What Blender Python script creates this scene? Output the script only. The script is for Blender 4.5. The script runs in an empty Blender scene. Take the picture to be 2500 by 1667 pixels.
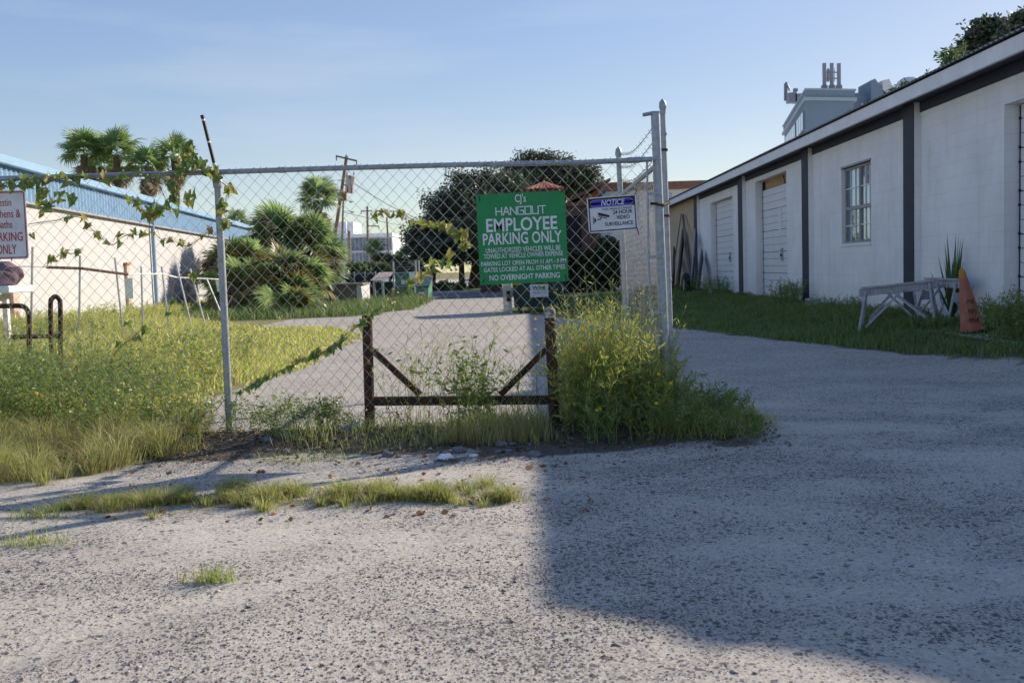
import bpy, math, numpy as np
from mathutils import Matrix, Vector
rng = np.random.default_rng(11)
scene = bpy.context.scene
COL = scene.collection
# ------------------------------------------------------------------ camera
PITCH, YAW, ROLL, CAMZ = 4.15, 0.91, -1.8, 1.12
cd = bpy.data.cameras.new('camera'); cam = bpy.data.objects.new('camera', cd); COL.objects.link(cam)
cd.lens = 35; cd.sensor_width = 36; cd.clip_end = 3000; cd.clip_start = 0.05
CR = Matrix.Rotation(math.radians(YAW), 4, 'Z') @ Matrix.Rotation(math.radians(90 - PITCH), 4, 'X') @ Matrix.Rotation(math.radians(ROLL), 4, 'Z')
cam.matrix_world = Matrix.Translation((0, 0, CAMZ)) @ CR
cd.dof.use_dof = True; cd.dof.focus_distance = 7.0; cd.dof.aperture_fstop = 6.3
scene.camera = cam
# ------------------------------------------------------------------ world, sun, exposure
SUNV = Vector((1.54, 1.27, 1.0)).normalized()          # towards the sun
SUN_EL = math.asin(SUNV.z); SUN_AZ = math.atan2(SUNV.x, SUNV.y)
w = bpy.data.worlds.new('World'); scene.world = w; w.use_nodes = True
nt = w.node_tree; nt.nodes.clear()
o_ = nt.nodes.new('ShaderNodeOutputWorld'); bg = nt.nodes.new('ShaderNodeBackground'); sk = nt.nodes.new('ShaderNodeTexSky')
sk.sky_type = 'NISHITA'; sk.sun_disc = False; sk.sun_elevation = SUN_EL; sk.sun_rotation = SUN_AZ
sk.altitude = 0; sk.air_density = 1.0; sk.dust_density = .4; sk.ozone_density = 2.0
# thin cirrus streaks mixed into the sky
tc = nt.nodes.new('ShaderNodeTexCoord'); mp = nt.nodes.new('ShaderNodeMapping'); mp.inputs['Scale'].default_value = (1.2, 2.0, 9.0)
nz = nt.nodes.new('ShaderNodeTexNoise'); nz.inputs['Scale'].default_value = 1.6; nz.inputs['Detail'].default_value = 6; nz.inputs['Roughness'].default_value = .55
rp = nt.nodes.new('ShaderNodeValToRGB'); rp.color_ramp.elements[0].position = .52; rp.color_ramp.elements[1].position = .80
rp.color_ramp.elements[1].color = (.33, .33, .33, 1)
mx = nt.nodes.new('ShaderNodeMix'); mx.data_type = 'RGBA'
nt.links.new(tc.outputs['Generated'], mp.inputs[0]); nt.links.new(mp.outputs[0], nz.inputs['Vector']); nt.links.new(nz.outputs['Fac'], rp.inputs[0])
nt.links.new(rp.outputs[0], mx.inputs[0]); gm_ = nt.nodes.new('ShaderNodeGamma'); gm_.inputs[1].default_value = .44; hs_ = nt.nodes.new('ShaderNodeHueSaturation'); hs_.inputs['Saturation'].default_value = 1.82; hs_.inputs['Hue'].default_value = .522
nt.links.new(sk.outputs[0], gm_.inputs[0]); nt.links.new(gm_.outputs[0], hs_.inputs['Color']); nt.links.new(hs_.outputs[0], mx.inputs[6]); mx.inputs[7].default_value = (2.15, 2.25, 2.4, 1)
nt.links.new(mx.outputs[2], bg.inputs[0]); bg.inputs[1].default_value = 0.145
nt.links.new(bg.outputs[0], o_.inputs[0])
sd = bpy.data.lights.new('sun', 'SUN'); sun = bpy.data.objects.new('sun', sd); COL.objects.link(sun)
sd.energy = 2.9; sd.angle = math.radians(.55); sd.color = (1.0, .88, .74)
sun.rotation_euler = SUNV.to_track_quat('Z', 'Y').to_euler(); sun.location = (20, 15, 20)
scene.view_settings.view_transform = 'Standard'; scene.view_settings.look = 'None'
scene.view_settings.exposure = 1.3; scene.view_settings.gamma = 1.0; scene.view_settings.use_curve_mapping = False
scene.render.engine = 'CYCLES'
scene.cycles.max_bounces = 7; scene.cycles.diffuse_bounces = 3; scene.cycles.glossy_bounces = 3; scene.cycles.transparent_max_bounces = 8
# ------------------------------------------------------------------ helpers: picture position + depth -> place
CR3 = np.array(CR.to_3x3()); CP = np.array((0, 0, CAMZ)); FPX = 35 / 36 * 2500
def ray(px, py): return CR3 @ np.array([(px - 1250) / FPX, -(py - 833.5) / FPX, -1.0])
def P(px, py, Y): d = ray(px, py); return CP + d * (Y / d[1])          # on the plane y = Y
def PX(px, py, X): d = ray(px, py); return CP + d * (X / d[0])         # on the plane x = X
def G(px, py, z=0.0): d = ray(px, py); return CP + d * ((z - CAMZ) / d[2])
KD = 2500 / 2352
def D(x, y, Y): return P(x * KD, y * KD, Y)
def GD(x, y, z=0.0): return G(x * KD, y * KD, z)
def zm(x0, y0, s): return lambda x, y: (x0 + x / s, y0 + y / s)
# ------------------------------------------------------------------ object helpers
def wl(o):
    v = np.zeros(3)
    while o is not None: v = v + np.array(o.location); o = o.parent
    return v
def tag(o, label=None, cat=None, group=None, kind=None):
    if label: o['label'] = label
    if cat: o['category'] = cat
    if group: o['group'] = group
    if kind: o['kind'] = kind
    return o
def thing(name, label, cat, loc, group=None):
    o = bpy.data.objects.new(name, None); COL.objects.link(o); o.location = [float(v) for v in loc]
    o.empty_display_size = .1
    return tag(o, label, cat, group)
def link(name, me, mat=None, parent=None):
    o = bpy.data.objects.new(name, me); COL.objects.link(o)
    if mat is not None and not me.materials: me.materials.append(mat)
    if parent is not None: o.parent = parent
    return o
def np_mesh(name, V, F, mat, parent=None, smooth=False):
    V = np.asarray(V, dtype=np.float64).reshape(-1, 3); F = np.asarray(F, dtype=np.int32)
    if parent is None:
        off = np.array([(V[:, 0].min() + V[:, 0].max()) / 2, (V[:, 1].min() + V[:, 1].max()) / 2, V[:, 2].min()])
    else: off = wl(parent)
    V = V - off
    me = bpy.data.meshes.new(name); n = F.shape[1]
    me.vertices.add(len(V)); me.vertices.foreach_set('co', V.astype(np.float32).ravel())
    me.loops.add(F.size); me.loops.foreach_set('vertex_index', F.ravel())
    me.polygons.add(len(F)); me.polygons.foreach_set('loop_start', np.arange(0, F.size, n, dtype=np.int32))
    if smooth: me.polygons.foreach_set('use_smooth', np.ones(len(F), bool))
    me.update(calc_edges=True)
    o = link(name, me, mat, parent)
    if parent is None: o.location = off
    return o
class MB:
    def __init__(s): s.v = []; s.f = []
    def add(s, vs, fs):
        b = len(s.v); s.v += [tuple(float(c) for c in v) for v in vs]; s.f += [tuple(i + b for i in f) for f in fs]; return s
    def box(s, a, b):
        x0, y0, z0 = np.minimum(a, b); x1, y1, z1 = np.maximum(a, b)
        return s.add([(x0,y0,z0),(x1,y0,z0),(x1,y1,z0),(x0,y1,z0),(x0,y0,z1),(x1,y0,z1),(x1,y1,z1),(x0,y1,z1)],
                     [(0,3,2,1),(4,5,6,7),(0,1,5,4),(1,2,6,5),(2,3,7,6),(3,0,4,7)])
    def hexa(s, p):      # 8 corners: bottom loop 4 then top loop 4
        return s.add(p, [(0,3,2,1),(4,5,6,7),(0,1,5,4),(1,2,6,5),(2,3,7,6),(3,0,4,7)])
    def bar(s, a, b, w, h, up=(0, 0, 1)):   # box beam from a to b; w along side, h along up
        a = np.array(a, float); b = np.array(b, float); d = b - a; d /= np.linalg.norm(d)
        u = np.array(up, float); sd_ = np.cross(d, u)
        if np.linalg.norm(sd_) < 1e-4: sd_ = np.cross(d, (1, 0, 0))
        sd_ /= np.linalg.norm(sd_); u = np.cross(sd_, d)
        q = [(-1,-1),(1,-1),(1,1),(-1,1)]
        return s.hexa([a + sd_*w/2*i + u*h/2*j for i, j in q] + [b + sd_*w/2*i + u*h/2*j for i, j in q])
    def tube(s, pts, r, n=8, cap=True):
        pts = [np.array(p, float) for p in pts]; m = len(pts)
        rs = [r] * m if np.isscalar(r) else list(r)
        vs = []; fs = []; prev = None
        for i, p in enumerate(pts):
            d = pts[min(i+1, m-1)] - pts[max(i-1, 0)]; d = d / (np.linalg.norm(d) + 1e-12)
            if prev is None:
                a = np.cross(d, (0, 0, 1)) if abs(d[2]) < .9 else np.cross(d, (0, 1, 0))
            else: a = prev - d * np.dot(prev, d)
            a = a / (np.linalg.norm(a) + 1e-12); prev = a; b = np.cross(d, a)
            for k in range(n):
                t = 2*math.pi*k/n; vs.append(p + rs[i]*(a*math.cos(t) + b*math.sin(t)))
        for i in range(m-1):
            for k in range(n):
                fs.append((i*n+k, i*n+(k+1) % n, (i+1)*n+(k+1) % n, (i+1)*n+k))
        if cap: fs.append(tuple(range(n))[::-1]); fs.append(tuple((m-1)*n+k for k in range(n)))
        return s.add(vs, fs)
    def lathe(s, c, prof, n=16, ax=None):
        pts = [(c[0], c[1], c[2] + z) for r, z in prof]
        return s.tube(pts, [max(r, 1e-4) for r, z in prof], n)
    def sheet(s, rows):      # grid of points rows[i][j]
        m = len(rows[0]); vs = [p for r in rows for p in r]
        fs = [(i*m+j, i*m+j+1, (i+1)*m+j+1, (i+1)*m+j) for i in range(len(rows)-1) for j in range(m-1)]
        return s.add(vs, fs)
    def build(s, name, mat, parent=None, smooth=False, bevel=0):
        V = np.array(s.v)
        if parent is None: off = np.array([(V[:,0].min()+V[:,0].max())/2, (V[:,1].min()+V[:,1].max())/2, V[:,2].min()])
        else: off = wl(parent)
        me = bpy.data.meshes.new(name); me.from_pydata([tuple(v) for v in (V - off)], [], s.f); me.update()
        if smooth:
            for p in me.polygons: p.use_smooth = True
            try: me.set_sharp_from_angle(angle=math.radians(40))
            except Exception: pass
        o = link(name, me, mat, parent)
        if parent is None: o.location = off
        if bevel:
            md = o.modifiers.new('bevel', 'BEVEL'); md.width = bevel; md.segments = 1; md.limit_method = 'ANGLE'
        return o
# smooth value noise
def vnoise(x, y, seed=0):
    x = np.asarray(x, float); y = np.asarray(y, float)
    def hsh(i, j):
        v = np.sin(i*127.1 + j*311.7 + seed*74.7)*43758.5453; return v - np.floor(v)
    xi = np.floor(x); yi = np.floor(y); fx = x - xi; fy = y - yi
    fx = fx*fx*(3-2*fx); fy = fy*fy*(3-2*fy)
    return (hsh(xi,yi)*(1-fx)+hsh(xi+1,yi)*fx)*(1-fy) + (hsh(xi,yi+1)*(1-fx)+hsh(xi+1,yi+1)*fx)*fy
def fbm(x, y, seed=0, o=4):
    a = .5; t = 0
    for k in range(o): t = t + a*vnoise(x*2**k, y*2**k, seed+k*7); a *= .5
    return t
# ------------------------------------------------------------------ materials
def newmat(name):
    m = bpy.data.materials.new(name); m.use_nodes = True; n = m.node_tree; n.nodes.clear()
    out = n.nodes.new('ShaderNodeOutputMaterial'); return m, n, out
def N(n, t, **kw):
    x = n.nodes.new(t)
    for k, v in kw.items():
        if k in x.inputs: x.inputs[k].default_value = v
        else: setattr(x, k, v)
    return x
def c4(c): return (c[0], c[1], c[2], 1)
def mk(name, col, rough=.8, var=.25, scale=6, bump=0, bscale=60, metal=0, spec=.3, col2=None, c2pos=(.45, .7), stretch=None):
    m, n, out = newmat(name); L = n.links.new
    b = N(n, 'ShaderNodeBsdfPrincipled'); b.inputs['Roughness'].default_value = rough; b.inputs['Metallic'].default_value = metal
    b.inputs['Specular IOR Level'].default_value = spec
    tc = N(n, 'ShaderNodeTexCoord'); vec = tc.outputs['Object']
    if stretch:
        mpn = N(n, 'ShaderNodeMapping'); mpn.inputs['Scale'].default_value = stretch; L(vec, mpn.inputs[0]); vec = mpn.outputs[0]
    nz = N(n, 'ShaderNodeTexNoise'); nz.inputs['Scale'].default_value = scale; nz.inputs['Detail'].default_value = 5; nz.inputs['Roughness'].default_value = .6; L(vec, nz.inputs['Vector'])
    r = N(n, 'ShaderNodeValToRGB'); e = r.color_ramp.elements
    if col2 is None:
        e[0].position = .3; e[1].position = .7
        e[0].color = c4([c*(1-var) for c in col]); e[1].color = c4([min(1, c*(1+var*.6)) for c in col])
    else:
        e[0].position, e[1].position = c2pos; e[0].color = c4(col); e[1].color = c4(col2)
    L(nz.outputs['Fac'], r.inputs[0]); L(r.outputs[0], b.inputs['Base Color'])
    if bump:
        n2 = N(n, 'ShaderNodeTexNoise'); n2.inputs['Scale'].default_value = bscale; n2.inputs['Detail'].default_value = 4; L(vec, n2.inputs['Vector'])
        bp = N(n, 'ShaderNodeBump'); bp.inputs['Strength'].default_value = bump; bp.inputs['Distance'].default_value = .02
        L(n2.outputs['Fac'], bp.inputs['Height']); L(bp.outputs[0], b.inputs['Normal'])
    L(b.outputs[0], out.inputs[0]); return m
def leafmat(name, cols, trans=.35, gloss=.06, island=True):
    m, n, out = newmat(name); L = n.links.new
    g = N(n, 'ShaderNodeNewGeometry'); r = N(n, 'ShaderNodeValToRGB'); e = r.color_ramp.elements
    while len(e) < len(cols): e.new(.5)
    for i, c in enumerate(cols): e[i].position = i/(len(cols)-1); e[i].color = c4(c)
    if island: L(g.outputs['Random Per Island'], r.inputs[0])
    else:
        oi = N(n, 'ShaderNodeObjectInfo'); L(oi.outputs['Random'], r.inputs[0])
    d = N(n, 'ShaderNodeBsdfDiffuse'); t = N(n, 'ShaderNodeBsdfTranslucent'); gl = N(n, 'ShaderNodeBsdfGlossy'); gl.inputs['Roughness'].default_value = .45
    gl.inputs['Color'].default_value = (.8, .8, .8, 1)
    bc = N(n, 'ShaderNodeBrightContrast'); bc.inputs['Bright'].default_value = .02; L(r.outputs[0], bc.inputs[0])
    L(r.outputs[0], d.inputs[0]); L(bc.outputs[0], t.inputs[0])
    m1 = N(n, 'ShaderNodeMixShader'); m1.inputs[0].default_value = trans; L(d.outputs[0], m1.inputs[1]); L(t.outputs[0], m1.inputs[2])
    m2 = N(n, 'ShaderNodeMixShader'); m2.inputs[0].default_value = gloss; L(m1.outputs[0], m2.inputs[1]); L(gl.outputs[0], m2.inputs[2])
    L(m2.outputs[0], out.inputs[0]); return m
def flat(name, col, rough=.6, spec=.3): return mk(name, col, rough, var=.16, scale=7, spec=spec)
def ground_mat():
    m, n, out = newmat('sandy gravel'); L = n.links.new
    b = N(n, 'ShaderNodeBsdfPrincipled'); b.inputs['Roughness'].default_value = .95; b.inputs['Specular IOR Level'].default_value = .12
    g = N(n, 'ShaderNodeNewGeometry'); pos = g.outputs['Position']
    mpn = N(n, 'ShaderNodeMapping'); mpn.inputs['Scale'].default_value = (.8, 1.15, 1); mpn.inputs['Rotation'].default_value = (0, 0, .5); L(pos, mpn.inputs[0])
    big = N(n, 'ShaderNodeTexNoise'); big.inputs['Scale'].default_value = 1.1; big.inputs['Detail'].default_value = 6; big.inputs['Roughness'].default_value = .62; L(mpn.outputs[0], big.inputs['Vector'])
    fine = N(n, 'ShaderNodeTexNoise'); fine.inputs['Scale'].default_value = 45; fine.inputs['Detail'].default_value = 5; fine.inputs['Roughness'].default_value = .7; L(pos, fine.inputs['Vector'])
    sand = N(n, 'ShaderNodeValToRGB'); e = sand.color_ramp.elements; e[0].position = .3; e[1].position = .72
    e[0].color = (.335, .31, .265, 1); e[1].color = (.57, .525, .45, 1); L(fine.outputs['Fac'], sand.inputs[0])
    vo = N(n, 'ShaderNodeTexVoronoi'); vo.inputs['Scale'].default_value = 85; L(pos, vo.inputs['Vector'])
    vc = N(n, 'ShaderNodeSeparateColor'); L(vo.outputs['Color'], vc.inputs[0])
    peb = N(n, 'ShaderNodeValToRGB'); e = peb.color_ramp.elements; e[0].color = (.055, .053, .06, 1); e[1].color = (.60, .58, .55, 1); e[0].position = .0
    e.new(.55).color = (.24, .23, .23, 1); L(vc.outputs[1], peb.inputs[0])
    sy = N(n, 'ShaderNodeSeparateXYZ'); L(pos, sy.inputs[0]); fy = N(n, 'ShaderNodeMapRange'); fy.inputs['From Min'].default_value = 6.5; fy.inputs['From Max'].default_value = 10; fy.inputs['To Max'].default_value = .72; L(sy.outputs[1], fy.inputs[0])
    bm_ = N(n, 'ShaderNodeMix', data_type='FLOAT'); L(fy.outputs[0], bm_.inputs[0]); L(big.outputs['Fac'], bm_.inputs[2]); bm_.inputs[3].default_value = .485
    # cover: more stones where the patch noise is high
    cov = N(n, 'ShaderNodeMapRange'); cov.inputs['From Min'].default_value = .43; cov.inputs['From Max'].default_value = .56; cov.inputs['To Min'].default_value = .20; cov.inputs['To Max'].default_value = .95; L(bm_.outputs[0], cov.inputs[0])
    lt = N(n, 'ShaderNodeMath', operation='LESS_THAN'); L(vc.outputs[0], lt.inputs[0]); L(cov.outputs[0], lt.inputs[1])
    rad = N(n, 'ShaderNodeMath', operation='LESS_THAN'); L(vo.outputs['Distance'], rad.inputs[0]); rad.inputs[1].default_value = .46
    mul = N(n, 'ShaderNodeMath', operation='MULTIPLY'); L(lt.outputs[0], mul.inputs[0]); L(rad.outputs[0], mul.inputs[1])
    mixc = N(n, 'ShaderNodeMix', data_type='RGBA'); L(mul.outputs[0], mixc.inputs[0]); L(sand.outputs[0], mixc.inputs[6]); L(peb.outputs[0], mixc.inputs[7])
    v2 = N(n, 'ShaderNodeTexVoronoi'); v2.inputs['Scale'].default_value = 27; L(pos, v2.inputs['Vector']); s2 = N(n, 'ShaderNodeSeparateColor'); L(v2.outputs['Color'], s2.inputs[0])
    c2 = N(n, 'ShaderNodeMath', operation='MULTIPLY'); L(cov.outputs[0], c2.inputs[0]); c2.inputs[1].default_value = .42
    l2 = N(n, 'ShaderNodeMath', operation='LESS_THAN'); L(s2.outputs[0], l2.inputs[0]); L(c2.outputs[0], l2.inputs[1])
    r2 = N(n, 'ShaderNodeMath', operation='LESS_THAN'); L(v2.outputs['Distance'], r2.inputs[0]); r2.inputs[1].default_value = .34
    k2 = N(n, 'ShaderNodeMath', operation='MULTIPLY'); L(l2.outputs[0], k2.inputs[0]); L(r2.outputs[0], k2.inputs[1])
    k3 = N(n, 'ShaderNodeMath', operation='MULTIPLY'); L(k2.outputs[0], k3.inputs[0]); k3.inputs[1].default_value = .85
    mx2 = N(n, 'ShaderNodeMix', data_type='RGBA'); L(k3.outputs[0], mx2.inputs[0]); L(mixc.outputs[2], mx2.inputs[6]); mx2.inputs[7].default_value = (.11, .108, .115, 1); mixc = mx2
    # broad tone variation
    br = N(n, 'ShaderNodeMapRange'); br.inputs['From Min'].default_value = .3; br.inputs['From Max'].default_value = .7; br.inputs['To Min'].default_value = 1.14; br.inputs['To Max'].default_value = .74; L(bm_.outputs[0], br.inputs[0])
    mm = N(n, 'ShaderNodeMix', data_type='RGBA', blend_type='MULTIPLY'); mm.inputs[0].default_value = 1; L(mixc.outputs[2], mm.inputs[6]); L(br.outputs[0], mm.inputs[7])
    at = N(n, 'ShaderNodeAttribute'); at.attribute_name = 'cover'; sc_ = N(n, 'ShaderNodeSeparateColor'); L(at.outputs['Color'], sc_.inputs[0])
    last = mm.outputs[2]
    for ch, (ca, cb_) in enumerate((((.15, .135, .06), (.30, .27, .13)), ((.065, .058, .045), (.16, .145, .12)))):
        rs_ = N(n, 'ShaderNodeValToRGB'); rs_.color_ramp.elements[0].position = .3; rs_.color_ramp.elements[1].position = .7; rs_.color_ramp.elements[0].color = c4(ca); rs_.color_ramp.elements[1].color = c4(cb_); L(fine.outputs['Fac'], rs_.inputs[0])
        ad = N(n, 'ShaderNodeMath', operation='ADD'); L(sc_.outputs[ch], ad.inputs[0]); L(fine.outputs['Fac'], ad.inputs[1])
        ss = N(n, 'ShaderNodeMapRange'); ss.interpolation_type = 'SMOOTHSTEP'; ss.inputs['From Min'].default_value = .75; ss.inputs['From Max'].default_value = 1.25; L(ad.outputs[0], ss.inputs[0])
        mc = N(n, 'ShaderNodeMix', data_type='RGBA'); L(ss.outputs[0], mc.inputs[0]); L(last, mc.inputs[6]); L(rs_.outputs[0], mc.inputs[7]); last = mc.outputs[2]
    mc = N(n, 'ShaderNodeMix', data_type='RGBA'); L(sc_.outputs[2], mc.inputs[0]); L(last, mc.inputs[6]); mc.inputs[7].default_value = (.68, .66, .62, 1); last = mc.outputs[2]
    L(last, b.inputs['Base Color'])
    hh = N(n, 'ShaderNodeMath', operation='MULTIPLY_ADD'); L(mul.outputs[0], hh.inputs[0]); hh.inputs[1].default_value = .5; L(fine.outputs['Fac'], hh.inputs[2])
    bp = N(n, 'ShaderNodeBump'); bp.inputs['Strength'].default_value = .55; bp.inputs['Distance'].default_value = .012; L(hh.outputs[0], bp.inputs['Height']); L(bp.outputs[0], b.inputs['Normal'])
    L(b.outputs[0], out.inputs[0]); return m
def block_mat(name, col, axis='yz'):
    m, n, out = newmat(name); L = n.links.new
    b = N(n, 'ShaderNodeBsdfPrincipled'); b.inputs['Roughness'].default_value = .85; b.inputs['Specular IOR Level'].default_value = .2
    g = N(n, 'ShaderNodeNewGeometry'); sp = N(n, 'ShaderNodeSeparateXYZ'); cb = N(n, 'ShaderNodeCombineXYZ'); L(g.outputs['Position'], sp.inputs[0])
    L(sp.outputs[1], cb.inputs[0]); L(sp.outputs[2], cb.inputs[1])
    bt = N(n, 'ShaderNodeTexBrick'); bt.inputs['Scale'].default_value = 1; bt.inputs['Brick Width'].default_value = .4; bt.inputs['Row Height'].default_value = .2; bt.inputs['Mortar Size'].default_value = .006; bt.inputs['Mortar Smooth'].default_value = .4
    L(cb.outputs[0], bt.inputs['Vector'])
    nz = N(n, 'ShaderNodeTexNoise'); nz.inputs['Scale'].default_value = 1.3; nz.inputs['Detail'].default_value = 6; nz.inputs['Roughness'].default_value = .65; L(g.outputs['Position'], nz.inputs['Vector'])
    r = N(n, 'ShaderNodeValToRGB'); e = r.color_ramp.elements; e[0].position = .3; e[1].position = .65; e[0].color = c4([c*.86 for c in col]); e[1].color = c4(col); L(nz.outputs['Fac'], r.inputs[0])
    mx_ = N(n, 'ShaderNodeMix', data_type='RGBA', blend_type='MULTIPLY'); L(bt.outputs['Fac'], mx_.inputs[0]); L(r.outputs[0], mx_.inputs[6]); mx_.inputs[7].default_value = (.93, .93, .935, 1)
    ms = N(n, 'ShaderNodeMapping'); ms.inputs['Scale'].default_value = (3.2, 3.2, .22); L(g.outputs['Position'], ms.inputs[0])
    sn = N(n, 'ShaderNodeTexNoise'); sn.inputs['Scale'].default_value = 1.6; sn.inputs['Detail'].default_value = 7; sn.inputs['Roughness'].default_value = .7; L(ms.outputs[0], sn.inputs['Vector'])
    sr = N(n, 'ShaderNodeMapRange'); sr.inputs['From Min'].default_value = .52; sr.inputs['From Max'].default_value = .82; sr.inputs['To Max'].default_value = .42; L(sn.outputs['Fac'], sr.inputs[0])
    zb = N(n, 'ShaderNodeMapRange'); zb.inputs['From Min'].default_value = .75; zb.inputs['From Max'].default_value = .15; zb.inputs['To Max'].default_value = .55; L(sp.outputs[2], zb.inputs[0])
    zn = N(n, 'ShaderNodeMath', operation='MULTIPLY'); L(zb.outputs[0], zn.inputs[0]); L(nz.outputs['Fac'], zn.inputs[1])
    sa = N(n, 'ShaderNodeMath', operation='ADD', use_clamp=True); L(sr.outputs[0], sa.inputs[0]); L(zn.outputs[0], sa.inputs[1])
    dm = N(n, 'ShaderNodeMix', data_type='RGBA', blend_type='MULTIPLY'); L(sa.outputs[0], dm.inputs[0]); L(mx_.outputs[2], dm.inputs[6]); dm.inputs[7].default_value = (.62, .58, .50, 1)
    L(dm.outputs[2], b.inputs['Base Color'])
    n2 = N(n, 'ShaderNodeTexNoise'); n2.inputs['Scale'].default_value = 70; n2.inputs['Detail'].default_value = 3; L(g.outputs['Position'], n2.inputs['Vector'])
    h1 = N(n, 'ShaderNodeMath', operation='MULTIPLY_ADD'); L(bt.outputs['Fac'], h1.inputs[0]); h1.inputs[1].default_value = -.6; L(n2.outputs['Fac'], h1.inputs[2])
    bp = N(n, 'ShaderNodeBump'); bp.inputs['Strength'].default_value = .5; bp.inputs['Distance'].default_value = .008; L(h1.outputs[0], bp.inputs['Height']); L(bp.outputs[0], b.inputs['Normal'])
    L(b.outputs[0], out.inputs[0]); return m
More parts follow.
